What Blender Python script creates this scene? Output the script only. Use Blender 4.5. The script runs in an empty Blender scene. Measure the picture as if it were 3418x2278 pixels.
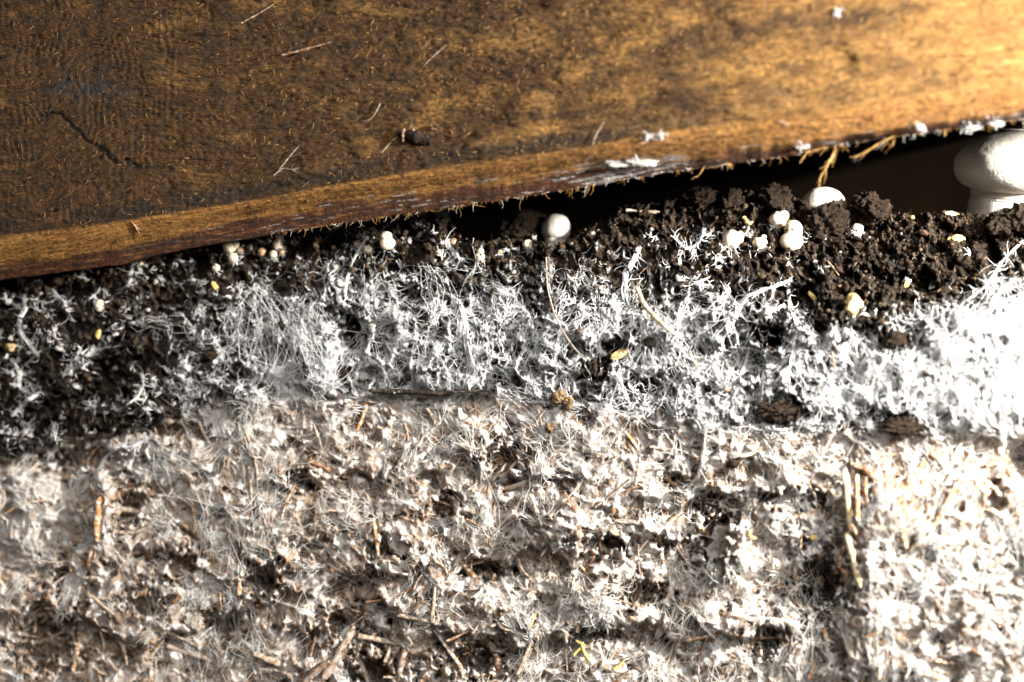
import bpy, math, random
import numpy as np
from mathutils import Vector

# ------------------------------------------------------------------ camera, light, exposure
S = bpy.context.scene
C = bpy.data.collections.new("mushroom_bed"); S.collection.children.link(C)
D = 0.36                                   # metres from the lens to the middle of the cut face
PX = 1e-4                                  # one photo pixel on the cut face, in metres
cam_d = bpy.data.cameras.new("camera"); cam = bpy.data.objects.new("camera", cam_d); C.objects.link(cam)
cam.location = (0, -D, 0); cam.rotation_euler = (math.radians(90), 0, 0)
cam_d.sensor_width = 36; cam_d.lens = 36 * D / 0.3418
cam_d.clip_start = 0.005; cam_d.clip_end = 20
cam_d.dof.use_dof = True; cam_d.dof.focus_distance = D - 0.0015; cam_d.dof.aperture_fstop = 3.9
S.camera = cam

W = bpy.data.worlds.new("World"); S.world = W; W.use_nodes = True
bg = W.node_tree.nodes["Background"]; bg.inputs[0].default_value = (1.0, 0.97, 0.93, 1); bg.inputs[1].default_value = 0.10

def lamp(name, kind, loc, power, col, size, target=None):
    l = bpy.data.lights.new(name, kind); l.energy = power; l.color = col
    if kind == 'AREA': l.shape = 'DISK'; l.size = size
    else: l.shadow_soft_size = size
    o = bpy.data.objects.new(name, l); C.objects.link(o); o.location = loc
    if target is not None:
        o.rotation_euler = (Vector(target) - Vector(loc)).to_track_quat('-Z', 'Y').to_euler()
    return o
lamp("work_lamp", 'POINT', (0.300, -0.200, 0.092), 26.5, (1.0, 0.972, 0.92), 0.016)
lamp("fill_lamp", 'AREA', (0.30, -0.75, 0.36), 10.5, (1.0, 0.985, 0.965), 0.5, (0, 0, -0.03))  # unseen soft fill, added to lift the shade on the compost

S.view_settings.view_transform = 'Standard'; S.view_settings.look = 'None'
S.view_settings.exposure = 0; S.view_settings.gamma = 1

R = np.random.default_rng(11); random.seed(4)

# ------------------------------------------------------------------ noise and fields
def _h(ix, iy, iz, seed):
    h = (ix.astype(np.uint32) * np.uint32(374761393) + iy.astype(np.uint32) * np.uint32(668265263)
         + iz.astype(np.uint32) * np.uint32(2147483647) + np.uint32(seed * 144269 + 17))
    h = (h ^ (h >> np.uint32(13))) * np.uint32(1274126177)
    h = (h ^ (h >> np.uint32(15))) * np.uint32(2246822519)
    return h ^ (h >> np.uint32(16))
def perlin(x, y, z=None, seed=0):
    x = np.asarray(x, np.float32); y = np.broadcast_to(np.asarray(y, np.float32), x.shape)
    if z is None:
        x0 = np.floor(x); y0 = np.floor(y); fx = x - x0; fy = y - y0
        x0 = x0.astype(np.int32); y0 = y0.astype(np.int32); zz = np.zeros_like(x0)
        sx = fx**3 * (fx * (fx * 6 - 15) + 10); sy = fy**3 * (fy * (fy * 6 - 15) + 10)
        def g(dx, dy):
            a = _h(x0 + dx, y0 + dy, zz, seed).astype(np.float32) * np.float32(2 * math.pi / 4294967296)
            return np.cos(a) * (fx - dx) + np.sin(a) * (fy - dy)
        a = g(0, 0); b = g(1, 0); c = g(0, 1); d = g(1, 1)
        return 1.4 * ((a + (b - a) * sx) + ((c + (d - c) * sx) - (a + (b - a) * sx)) * sy)
    z = np.broadcast_to(np.asarray(z, np.float32), x.shape)
    x0 = np.floor(x); y0 = np.floor(y); z0 = np.floor(z); fx = x - x0; fy = y - y0; fz = z - z0
    x0 = x0.astype(np.int32); y0 = y0.astype(np.int32); z0 = z0.astype(np.int32)
    sx = fx * fx * (3 - 2 * fx); sy = fy * fy * (3 - 2 * fy); sz = fz * fz * (3 - 2 * fz)
    def v(dx, dy, dz): return _h(x0 + dx, y0 + dy, z0 + dz, seed).astype(np.float32) / np.float32(2147483648.0) - 1
    def l(a, b, t): return a + (b - a) * t
    return l(l(l(v(0,0,0), v(1,0,0), sx), l(v(0,1,0), v(1,1,0), sx), sy), l(l(v(0,0,1), v(1,0,1), sx), l(v(0,1,1), v(1,1,1), sx), sy), sz)
def fbm(x, y, z=None, octv=4, seed=0, gain=0.5):
    t = 0; a = 1.0; f = 1.0
    for i in range(octv):
        t = t + a * perlin(x * f, y * f, None if z is None else z * f, seed + i * 7); a *= gain; f *= 2.03
    return t
def worley(x, y, seed=0):
    x0 = np.floor(x).astype(np.int32); y0 = np.floor(y).astype(np.int32)
    d1 = np.full(x.shape, 9.0, np.float32); d2 = d1.copy(); idv = np.zeros(x.shape, np.float32)
    for dx in (-1, 0, 1):
        for dy in (-1, 0, 1):
            cx = x0 + dx; cy = y0 + dy; z = np.zeros_like(cx)
            hx = _h(cx, cy, z, seed).astype(np.float32) / 4294967296.0; hy = _h(cx, cy, z + 1, seed).astype(np.float32) / 4294967296.0
            d = np.hypot(cx + hx - x, cy + hy - y)
            near = d < d1
            d2 = np.where(near, d1, np.minimum(d2, d)); idv = np.where(near, hx, idv); d1 = np.where(near, d, d1)
    return d1, d2, idv
def sst(a, b, x):
    t = np.clip((x - a) / (b - a), 0, 1); return t * t * (3 - 2 * t)
def box(a, r, n=3):
    r = int(r)
    for _ in range(n):
        for ax in (0, 1):
            p = np.pad(a, [(r + 1, r) if i == ax else (0, 0) for i in (0, 1)], mode='edge')
            c = np.cumsum(p, axis=ax, dtype=np.float64)
            a = ((c[2*r+1:] - c[:-2*r-1]) if ax == 0 else (c[:, 2*r+1:] - c[:, :-2*r-1])).astype(np.float32) / (2 * r + 1)
    return a
def poly(pts):
    xs, ys = zip(*pts); return lambda u: np.interp(u, xs, ys)
def P(u, v, y):
    u = np.asarray(u, float); v = np.asarray(v, float); y = np.asarray(y, float)
    k = PX * (y + D) / D
    return np.stack(np.broadcast_arrays((u - 1709) * k, y, (1139 - v) * k), -1)

# ------------------------------------------------------------------ mesh helpers
def mk(name, V, F, mat, parent=None, col=None, uv=None, smooth=True):
    V = np.ascontiguousarray(V, np.float32).reshape(-1, 3); F = np.ascontiguousarray(F, np.int32); n = F.shape[1]
    me = bpy.data.meshes.new(name)
    me.vertices.add(len(V)); me.vertices.foreach_set("co", V.ravel())
    me.loops.add(F.size); me.loops.foreach_set("vertex_index", F.ravel())
    me.polygons.add(len(F)); me.polygons.foreach_set("loop_start", np.arange(0, F.size, n, dtype=np.int32))
    me.polygons.foreach_set("use_smooth", np.full(len(F), smooth, bool))
    if col is not None:
        a = me.color_attributes.new("Col", 'FLOAT_COLOR', 'POINT'); c = np.ones((len(V), 4), np.float32); c[:, :3] = col
        a.data.foreach_set("color", c.ravel())
    if uv is not None:
        l = me.uv_layers.new(name="UVMap"); l.data.foreach_set("uv", np.ascontiguousarray(uv[F.ravel()], np.float32).ravel())
    me.update(calc_edges=True); me.materials.append(mat)
    o = bpy.data.objects.new(name, me); C.objects.link(o)
    if parent is not None: o.parent = parent
    return o
def tag(o, label=None, cat=None, group=None, kind=None):
    if label: o["label"] = label
    if cat: o["category"] = cat
    if group: o["group"] = group
    if kind: o["kind"] = kind
    return o
def gridF(nr, nc):
    i = np.arange(nr * nc).reshape(nr, nc)
    return np.stack([i[:-1, :-1], i[1:, :-1], i[1:, 1:], i[:-1, 1:]], -1).reshape(-1, 4)
def tubes(pts, rad, sides=3):
    """pts (N,K,3) centre lines, rad (N,K) -> verts, quads"""
    N, K, _ = pts.shape
    t = np.gradient(pts, axis=1); t /= np.linalg.norm(t, axis=2, keepdims=True) + 1e-12
    ref = np.zeros_like(t); ref[..., 1] = 1
    bad = np.abs(t[..., 1]) > 0.93; ref[bad] = (0, 0.1, 1)
    a = np.cross(t, ref); a /= np.linalg.norm(a, axis=2, keepdims=True) + 1e-12
    b = np.cross(t, a)
    ang = np.arange(sides) * 2 * math.pi / sides + 0.5
    V = pts[:, :, None] + rad[:, :, None, None] * (np.cos(ang)[None, None, :, None] * a[:, :, None] + np.sin(ang)[None, None, :, None] * b[:, :, None])
    idx = np.arange(N * K * sides).reshape(N, K, sides); nx = np.roll(idx, -1, 2)
    F = np.stack([idx[:, :-1], nx[:, :-1], nx[:, 1:], idx[:, 1:]], -1).reshape(-1, 4)
    return V.reshape(-1, 3), F
def ico(sub):
    p = (1 + 5**.5) / 2
    v = [(-1,p,0),(1,p,0),(-1,-p,0),(1,-p,0),(0,-1,p),(0,1,p),(0,-1,-p),(0,1,-p),(p,0,-1),(p,0,1),(-p,0,-1),(-p,0,1)]
    f = [(0,11,5),(0,5,1),(0,1,7),(0,7,10),(0,10,11),(1,5,9),(5,11,4),(11,10,2),(10,7,6),(7,1,8),(3,9,4),(3,4,2),(3,2,6),(3,6,8),(3,8,9),(4,9,5),(2,4,11),(6,2,10),(8,6,7),(9,8,1)]
    v = [np.array(a) / np.linalg.norm(a) for a in v]
    for _ in range(sub):
        cache = {}; nf = []
        def mid(a, b):
            k = (min(a, b), max(a, b))
            if k not in cache:
                m = v[a] + v[b]; v.append(m / np.linalg.norm(m)); cache[k] = len(v) - 1
            return cache[k]
        for a, b, c in f:
            x, y, z = mid(a, b), mid(b, c), mid(c, a); nf += [(a, x, z), (b, y, x), (c, z, y), (x, y, z)]
        f = nf
    return np.array(v), np.array(f)
ICO = {i: ico(i) for i in range(5)}
def lathe(prof, n=48):
    """prof list of (r,h) smoothed by interpolation -> verts (axis = z), quads"""
    pr = np.array(prof, float); s = np.r_[0, np.cumsum(np.hypot(*np.diff(pr, axis=0).T))]
    q = np.linspace(0, s[-1], max(14, len(prof) * 4)); r = np.interp(q, s, pr[:, 0]); h = np.interp(q, s, pr[:, 1])
    for _ in range(2):
        r[1:-1] = (r[:-2] + 2 * r[1:-1] + r[2:]) / 4; h[1:-1] = (h[:-2] + 2 * h[1:-1] + h[2:]) / 4
    a = np.arange(n) * 2 * math.pi / n
    V = np.stack([r[:, None] * np.cos(a), r[:, None] * np.sin(a), np.repeat(h[:, None], n, 1)], -1)
    i = np.arange(len(q) * n).reshape(len(q), n); nx = np.roll(i, -1, 1)
    return V.reshape(-1, 3), np.stack([i[:-1], nx[:-1], nx[1:], i[1:]], -1).reshape(-1, 4)
def rot(a, ax):
    c, s = math.cos(a), math.sin(a)
    return np.array({'x': [[1,0,0],[0,c,-s],[0,s,c]], 'y': [[c,0,s],[0,1,0],[-s,0,c]], 'z': [[c,-s,0],[s,c,0],[0,0,1]]}[ax])

# ------------------------------------------------------------------ materials
def material(name, base=None, attr=False, rough=0.8, spec=0.3, transl=0.0, sss=0.0, noise=None, bump=None, sheen=0.0):
    """noise: list of (scale, color, lo, hi); bump: list of (scale, strength metres)"""
    m = bpy.data.materials.new(name); m.use_nodes = True; nt = m.node_tree; N = nt.nodes; L = nt.links
    b = N["Principled BSDF"]; b.inputs["Roughness"].default_value = rough; b.inputs["Specular IOR Level"].default_value = spec
    tc = N.new("ShaderNodeTexCoord")
    if attr:
        a = N.new("ShaderNodeVertexColor"); a.layer_name = "Col"; col = a.outputs["Color"]
    else:
        a = N.new("ShaderNodeRGB"); a.outputs[0].default_value = (*base, 1); col = a.outputs[0]
    for sc, c2, lo, hi in (noise or []):
        n = N.new("ShaderNodeTexNoise"); n.inputs["Scale"].default_value = sc; n.inputs["Detail"].default_value = 5; n.inputs["Roughness"].default_value = 0.65
        L.new(tc.outputs["Object"], n.inputs["Vector"])
        r = N.new("ShaderNodeMapRange"); r.interpolation_type = 'SMOOTHSTEP'; r.inputs["From Min"].default_value = lo; r.inputs["From Max"].default_value = hi
        L.new(n.outputs["Fac"], r.inputs["Value"])
        mx = N.new("ShaderNodeMix"); mx.data_type = 'RGBA'; L.new(r.outputs[0], mx.inputs["Factor"]); L.new(col, mx.inputs["A"]); mx.inputs["B"].default_value = (*c2, 1)
        col = mx.outputs["Result"]
    L.new(col, b.inputs["Base Color"])
    last = None
    for sc, st in (bump or []):
        n = N.new("ShaderNodeTexNoise"); n.inputs["Scale"].default_value = sc; n.inputs["Detail"].default_value = 4; n.inputs["Roughness"].default_value = 0.7
        L.new(tc.outputs["Object"], n.inputs["Vector"])
        bp = N.new("ShaderNodeBump"); bp.inputs["Strength"].default_value = 1.0; bp.inputs["Distance"].default_value = st
        L.new(n.outputs["Fac"], bp.inputs["Height"])
        if last: L.new(last, bp.inputs["Normal"])
        last = bp.outputs["Normal"]
    if last: L.new(last, b.inputs["Normal"])
    if sss:
        b.inputs["Subsurface Weight"].default_value = sss; b.inputs["Subsurface Radius"].default_value = (0.0022, 0.0016, 0.0012); b.inputs["Subsurface Scale"].default_value = 1.0
    if transl:
        t = N.new("ShaderNodeBsdfTranslucent"); L.new(col, t.inputs["Color"])
        ms = N.new("ShaderNodeMixShader"); ms.inputs[0].default_value = transl
        L.new(b.outputs[0], ms.inputs[1]); L.new(t.outputs[0], ms.inputs[2]); L.new(ms.outputs[0], N["Material Output"].inputs["Surface"])
    return m
M_soil = material("casing_soil", attr=True, rough=0.85, spec=0.25, bump=[(1000, 0.0010), (2800, 0.0005)])
M_compost = material("compost", attr=True, rough=0.95, spec=0.08, sss=0.75, bump=[(900, 0.0004), (2600, 0.00025)])
M_crumb = material("soil_crumb", (0.026, 0.0155, 0.0085), rough=0.85, spec=0.2, noise=[(1100, (0.088, 0.053, 0.029), 0.46, 0.66), (1700, (0.006, 0.005, 0.004), 0.5, 0.66)], bump=[(1300, 0.0012), (3200, 0.0007)])
M_tan = material("tan_crumb", (0.20, 0.13, 0.065), rough=0.85, noise=[(900, (0.05, 0.032, 0.018), 0.5, 0.62)], bump=[(900, 0.0008)])
M_fibre = material("mycelium_fibre", attr=True, rough=0.75, spec=0.2, transl=0.35)
M_cap = material("mushroom_flesh", (0.70, 0.645, 0.56), rough=0.55, spec=0.3, sss=0.25, noise=[(110, (0.70, 0.62, 0.52), 0.55, 0.8), (420, (0.50, 0.38, 0.26), 0.64, 0.76)], bump=[(160, 0.0007), (700, 0.00025)])
M_pin = material("pin_flesh", (0.70, 0.59, 0.43), rough=0.55, spec=0.3, sss=0.2, noise=[(190, (0.50, 0.33, 0.17), 0.58, 0.76), (420, (0.09, 0.05, 0.028), 0.60, 0.66)], bump=[(350, 0.0006)])
M_pinbr = material("brown_pin_flesh", (0.40, 0.24, 0.13), rough=0.6, noise=[(300, (0.62, 0.45, 0.30), 0.5, 0.75), (500, (0.05, 0.03, 0.02), 0.6, 0.7)], bump=[(350, 0.0006)])
M_grain = material("grain_husk", (0.54, 0.36, 0.14), rough=0.6, spec=0.3, noise=[(250, (0.66, 0.54, 0.33), 0.45, 0.7), (400, (0.16, 0.08, 0.03), 0.52, 0.66)], bump=[(500, 0.0004)])
M_yel = material("yellow_husk", (0.52, 0.38, 0.13), rough=0.6, noise=[(400, (0.42, 0.27, 0.06), 0.5, 0.7)], bump=[(700, 0.0004)])
def straw_mat(name, a, b, c): return material(name, a, rough=0.65, spec=0.3, noise=[(330, b, 0.48, 0.66), (700, c, 0.46, 0.62)], bump=[(700, 0.0007), (2200, 0.0002)])
M_orange = straw_mat("orange_straw", (0.34, 0.155, 0.05), (0.46, 0.29, 0.14), (0.62, 0.56, 0.48))
M_brown = straw_mat("brown_straw", (0.17, 0.075, 0.03), (0.26, 0.13, 0.055), (0.40, 0.31, 0.23))
M_dark = straw_mat("dark_stick", (0.022, 0.014, 0.009), (0.045, 0.027, 0.015), (0.09, 0.065, 0.048))
M_grey = straw_mat("coated_straw", (0.38, 0.30, 0.235), (0.52, 0.45, 0.38), (0.22, 0.13, 0.07))
M_cream = straw_mat("cream_straw", (0.66, 0.55, 0.37), (0.72, 0.64, 0.50), (0.45, 0.28, 0.11))
M_flake = material("white_flake", (0.66, 0.62, 0.57), rough=0.8, transl=0.25, noise=[(500, (0.42, 0.33, 0.25), 0.5, 0.7)], bump=[(700, 0.0012), (2400, 0.0006)])
M_splint = material("wood_splinter", (0.36, 0.19, 0.05), rough=0.7, transl=0.15, noise=[(700, (0.58, 0.36, 0.13), 0.45, 0.65)])
M_chip = material("reddish_chip", (0.065, 0.028, 0.016), rough=0.7, noise=[(400, (0.13, 0.06, 0.038), 0.5, 0.7)], bump=[(600, 0.0006)])
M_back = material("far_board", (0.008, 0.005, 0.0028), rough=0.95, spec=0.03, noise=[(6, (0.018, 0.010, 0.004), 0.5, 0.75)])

# ------------------------------------------------------------------ the two layers: depth field over the cut face
U0, U1, V0, V1, ST = -320.0, 3740.0, 540.0, 2540.0, 4.0
gu = np.arange(U0, U1 + 1, ST, dtype=np.float32); gv = np.arange(V0, V1 + 1, ST, dtype=np.float32)
GU, GV = np.meshgrid(gu, gv)
skyline = poly([(-400,860),(0,850),(300,815),(700,750),(1000,700),(1300,680),(1450,705),(1490,725),(1530,795),(1600,815),(1700,800),(1780,795),(1815,815),(1850,820),(1890,812),(1930,788),(2010,745),(2060,712),(2120,690),(2200,690),(2260,655),(2340,645),(2400,665),(2460,655),(2540,640),(2600,645),(2640,665),(2700,690),(2800,705),(2860,715),(2960,712),(3060,722),(3150,715),(3240,725),(3300,712),(3418,705),(3800,700)])
seam = poly([(-400,1570),(0,1540),(200,1485),(450,1435),(700,1352),(1000,1312),(1300,1308),(1650,1312),(1900,1352),(2200,1392),(2450,1425),(2800,1440),(3100,1452),(3300,1440),(3418,1500),(3760,1570)])
SEAM = seam(GU) + 22 * fbm(GU / 90, GV / 90, octv=3, seed=3)
COMP = sst(-14, 14, GV - SEAM)                       # 0 casing soil, 1 compost
def base_y(u): return 0.030 * np.tanh((1709 - u) / 1709 * 1.1) / math.tanh(1.1)
def ell(cu, cv, ru, rv, p=2.0):
    return np.clip(1 - (np.abs((GU - cu) / ru) ** p + np.abs((GV - cv) / rv) ** p), 0, 1)
wx = 26 * fbm(GU / 130, GV / 130, octv=3, seed=41); wy = 26 * fbm(GU / 130, GV / 130, octv=3, seed=57)
uu, vv = GU + wx, GV + wy
# how much of the face the mycelium covers
mu = [-320, 0, 400, 800, 1200, 1600, 2000, 2400, 2800, 3200, 3418, 3740]
mv = [600, 750, 850, 950, 1050, 1150, 1250, 1350, 1450, 1550, 2540]
mt = np.array([[0,0,0,0,.08,.1,.1,.1,0,0,0,0],[0,0,0,.02,.10,.11,.10,.08,.02,.02,.04,.1],[0,0,.02,.08,.20,.28,.22,.12,.02,.03,.12,.2],[.06,.06,.09,.26,.50,.58,.50,.34,.04,.07,.55,.7],
   [.11,.11,.20,.58,.80,.84,.78,.66,.16,.66,.95,1],[.12,.12,.17,.66,.86,.86,.80,.80,.82,1,1,1],[.12,.12,.15,.66,.86,.80,.80,.82,1,1,1,1],[.10,.10,.16,.5,.75,.75,.7,.7,.78,1,1,1],
   [.14,.14,.22,.55,.55,.62,.68,.74,.72,.85,1,1],[.35,.35,.45,.5,.52,.6,.7,.75,.8,.8,.8,.8],[.40,.40,.42,.46,.5,.55,.62,.68,.72,.75,.78,.8]], np.float32)
def cover_lookup(u, v):
    x = np.interp(u, mu, np.arange(len(mu))); y = np.interp(v, mv, np.arange(len(mv)))
    i = np.clip(x.astype(int), 0, len(mu) - 2); j = np.clip(y.astype(int), 0, len(mv) - 2); fx = x - i; fy = y - j
    return (mt[j, i] * (1 - fx) + mt[j, i + 1] * fx) * (1 - fy) + (mt[j + 1, i] * (1 - fx) + mt[j + 1, i + 1] * fx) * fy
# casing: crumbly
d1, d2, _ = worley(uu / 95, vv / 85, 5); e1, e2, _ = worley(uu / 38, vv / 36, 8); f1, f2, _ = worley(GU / 17, GV / 17, 9)
Hs = 46 * (0.55 - d1) + 15 * (0.5 - e1) + 6 * (0.5 - f1) + 20 * fbm(uu / 48, vv / 44, octv=5, seed=23, gain=0.72) +  38 * fbm(GU / 260, GV / 230, octv=2, seed=21) + 12 * fbm(GU / 40, GV / 40, octv=4, seed=25, gain=0.7) + 7 * fbm(GU / 11, GV / 11, octv=2, seed=26) + R.normal(0, 2.2, GU.shape).astype(np.float32)
b1, b2, _ = worley((GU + 1.3 * wx) / 58, (GV + 1.3 * wy) / 66, 141); b3, b4, _ = worley((GU + 0.9 * wx) / 29, (GV + 0.9 * wy) / 34, 143); b5, b6, _ = worley((GU + 5 * perlin(GU / 15, GV / 15, seed=5)) / 15, (GV + 5 * perlin(GU / 15, GV / 15, seed=6)) / 17, 145)
wmod = 0.5 + 0.5 * fbm(uu / 90, vv / 90, octv=3, seed=147)
WEB = np.maximum.reduce([1 - sst(0.02, 0.22, b2 - b1), (1 - sst(0.02, 0.26, b4 - b3)) * sst(0.25, 0.5, wmod) * 0.9, (1 - sst(0.03, 0.34, b6 - b5)) * sst(0.4, 0.7, wmod) * 0.7, sst(0.72, 1, 1 - np.abs(fbm(uu / 42, vv / 60, octv=3, seed=149)) * 1.3)])
# compost: matted, pitted, torn layers
c1, c2, cid = worley(uu / 120, vv / 70, 15); k1, k2, kid = worley((uu + vv * 0.3) / 52, vv / 40, 18); m1, m2, _ = worley(GU / 22, GV / 19, 19)
fl1 = 1 - 2 * np.abs(fbm(uu / 13, vv / 64, octv=2, seed=151)); fa_ = 0.7071 * (uu + vv); fb_ = 0.7071 * (uu - vv); fl2 = 1 - 2 * np.abs(fbm(fa_ / 12, fb_ / 58, octv=2, seed=153)); fl3 = 1 - 2 * np.abs(fbm(fb_ / 12, fa_ / 58, octv=2, seed=155))
fs_ = fbm(GU / 110, GV / 110, octv=2, seed=157); FLO = np.where(fs_ > 0.12, fl2, np.where(fs_ < -0.15, fl3, fl1))
rid = 1 - np.abs(fbm(uu / 95, vv / 75, octv=3, seed=31)) * 1.6
Hc = 24 * (cid - 0.5) * sst(0, 0.10, c2 - c1) + 15 * (0.5 - k1) * 1.1 + 7 * (kid - 0.5) * sst(0, 0.2, k2 - k1) + 26 * rid + 7 * FLO + 4 * (0.5 - m1) + 42 * fbm(GU / 300, GV / 240, octv=2, seed=33) + 9 * fbm(uu / 38, vv / 30, octv=4, seed=35, gain=0.58)
pits = sst(0.30, 0.62, fbm(uu / 62, vv / 46, octv=3, seed=71))
PIT = pits; PITF = 1 - pits; Hc = Hc - 58 * pits
q1, q2, qid = worley((GU + 1.6 * wx) / 66, (GV + 1.6 * wy) / 58, 95); q3, q4, qid2 = worley((GU + wx) / 31, (GV + wy) / 28, 97)
HOLE = np.maximum(sst(0.52, 0.30, q1) * (qid < 0.42), sst(0.5, 0.3, q3) * (qid2 < 0.38) * 0.9)
Hs = Hs * (1 - 0.55 * sst(0.8, 1.0, cover_lookup(GU, GV))) - 48 * HOLE * (1 - 0.7 * sst(0.85, 1.0, cover_lookup(GU, GV)))
COV0 = cover_lookup(GU, GV)
Hs = Hs + 17 * WEB * sst(0.1, 0.7, COV0); Hc = Hc * 0.85 + 5 * WEB * PITF
H = Hs * (1 - COMP) + (Hc - 10) * COMP
# lean back towards the top of the bed
H -= np.clip(1060 - GV, 0, 600) * np.interp(GU, [0, 1100, 1500, 2300], [0.16, 0.20, 0.42, 0.85])
# step below the seam
under = sst(0, 12, GV - SEAM) * (1 - sst(30, 190, GV - SEAM)) * (1 - sst(1700, 2300, GU))
H -= 20 * under
H -= 60 * sst(0, 10, GV - SEAM) * (1 - sst(60, 260, GV - SEAM)) * (1 - sst(300, 800, GU))
# large clump at right, its edge and the crevice above it
clump = sst(0, 0.75, ell(3190, 1980, 420, 500, 2.6) + 0.04 * fbm(GU / 80, GV / 80, octv=3, seed=77))
H += 85 * clump
H -= 170 * sst(0.2, 0.8, ell(3450, 1540, 130, 110) + 0.15 * fbm(GU / 60, GV / 60, octv=3, seed=78))
H += 60 * sst(0, 1, ell(3300, 1250, 500, 260)) 
# hollows that read dark in the matted compost
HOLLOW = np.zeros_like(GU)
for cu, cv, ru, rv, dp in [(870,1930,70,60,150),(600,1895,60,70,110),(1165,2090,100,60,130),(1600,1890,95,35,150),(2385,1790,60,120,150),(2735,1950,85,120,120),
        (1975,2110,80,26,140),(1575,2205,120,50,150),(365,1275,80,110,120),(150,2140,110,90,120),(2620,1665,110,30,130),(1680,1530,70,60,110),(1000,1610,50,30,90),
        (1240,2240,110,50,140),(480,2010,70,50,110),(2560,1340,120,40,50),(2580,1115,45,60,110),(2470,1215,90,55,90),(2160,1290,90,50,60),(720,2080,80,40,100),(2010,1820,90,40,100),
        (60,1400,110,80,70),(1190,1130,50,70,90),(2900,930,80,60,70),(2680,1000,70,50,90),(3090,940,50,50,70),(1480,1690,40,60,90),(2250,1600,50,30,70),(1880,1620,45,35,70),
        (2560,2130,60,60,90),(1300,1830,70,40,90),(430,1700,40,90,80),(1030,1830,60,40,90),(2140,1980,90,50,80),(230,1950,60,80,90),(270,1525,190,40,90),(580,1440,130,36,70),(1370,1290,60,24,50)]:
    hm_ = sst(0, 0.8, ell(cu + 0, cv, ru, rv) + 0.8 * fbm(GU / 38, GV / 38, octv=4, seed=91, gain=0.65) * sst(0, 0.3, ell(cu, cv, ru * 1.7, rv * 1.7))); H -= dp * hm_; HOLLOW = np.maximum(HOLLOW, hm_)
# torn ledges: an upper layer overhanging the one below
for pl_, dp, a_, b_ in [([(350,2190),(700,2080),(1000,1965),(1500,1885),(1750,1855),(2100,1815),(2550,1770)], 70, 400, 2500), ([(900,1620),(1200,1590),(1600,1545),(1800,1600)], 45, 900, 1800),
        ([(900,2150),(1200,2010),(1500,2090),(1800,2140),(2100,2090),(2600,2110)], 75, 950, 2600), ([(200,1900),(500,1840),(760,1950),(1000,1900)], 60, 220, 1000), ([(2050,1690),(2350,1650),(2700,1640)], 55, 2100, 2720), ([(-200,2080),(150,2030),(420,2120)], 80, -250, 420)]:
    dl_ = GV - poly(pl_)(GU) - 40 * fbm(GU / 110, GV / 400, octv=3, seed=161) - 14 * fbm(GU / 28, GV / 60, octv=2, seed=163)
    um_ = sst(0, 9, dl_) * (1 - sst(15, 120, dl_)) * sst(a_ - 60, a_ + 60, GU) * (1 - sst(b_ - 60, b_ + 60, GU)) * sst(-0.25, 0.25, fbm(GU / 150, GV / 200, octv=2, seed=165) + 0.1)
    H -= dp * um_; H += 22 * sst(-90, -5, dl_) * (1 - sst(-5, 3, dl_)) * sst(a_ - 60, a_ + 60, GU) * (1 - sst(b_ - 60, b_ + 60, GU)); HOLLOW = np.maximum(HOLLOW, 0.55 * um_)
H += 34 * fbm(GU / 340, GV / 260, octv=2, seed=167) * COMP
# lumps that stand forward
for cu, cv, ru, rv, dp in [(830,1330,70,60,60),(2430,1860,110,110,60),(1640,2010,120,80,50),(1880,1770,90,70,40),(1050,1260,110,60,50),(1790,1240,120,70,40),(2300,1380,90,60,30),(420,1520,120,70,40),(330,1720,60,200,60),(2620,1760,120,90,50),(80,1700,150,190,85)]:
    H += dp * sst(0, 1, ell(cu, cv, ru, rv))
Hsm = np.maximum(box(H, 6), box(H, 2))               # what the threads lie over
def samp(A, u, v):
    x = np.clip((np.asarray(u) - U0) / ST, 0, len(gu) - 1.001); y = np.clip((np.asarray(v) - V0) / ST, 0, len(gv) - 1.001)
    i = x.astype(int); j = y.astype(int); fx = x - i; fy = y - j
    return (A[j, i] * (1 - fx) + A[j, i + 1] * fx) * (1 - fy) + (A[j + 1, i] * (1 - fx) + A[j + 1, i + 1] * fx) * fy
def surf(u, v, h=0.0, smooth=True):
    u = np.asarray(u, float); v = np.asarray(v, float)
    return P(u, v, base_y(u) - PX * (samp(Hsm if smooth else H, u, v) + h))
COV = COV0.copy()
# bare clods inside the white
for cu, cv, ru, rv in [(2597,1376,110,46),(3004,1416,105,50),(2987,1135,80,45),(2447,1545,36,28),(2918,1090,60,40),(2060,1160,60,40),(1186,1110,45,75),(1149,1249,34,30),(2140,1290,60,40),(2840,1440,90,30),(1880,1330,40,36),(2570,1120,50,70),(1990,1240,60,50)]:
    COV = COV * (1 - 0.95 * sst(0.05, 0.55, ell(cu, cv, ru, rv) + 0.3 * fbm(GU / 30, GV / 30, octv=3, seed=93) * (ell(cu, cv, ru * 1.5, rv * 1.5) > 0)))
nz = 0.5 + 0.5 * fbm(uu / 60, vv / 60, octv=5, seed=61, gain=0.65)
film = sst(-0.13, 0.17, COV * 1.05 - nz) * (1 - 0.8 * HOLE)
fine = 0.5 + 0.5 * fbm(GU / 14, GV / 14, octv=3, seed=63, gain=0.7)
med = 0.5 + 0.5 * fbm(uu / 70, vv / 55, octv=4, seed=65)
def mix(a, b, t): return a + (np.asarray(b, np.float32) - a) * t[..., None]
soil = np.broadcast_to(np.array([0.019, 0.0120, 0.0070], np.float32), GU.shape + (3,))
soil = mix(soil, (0.058, 0.036, 0.020), sst(0.42, 0.7, fine)); soil = mix(soil, (0.009, 0.007, 0.006), sst(0.5, 0.7, med) * 0.8)
web = WEB
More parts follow.
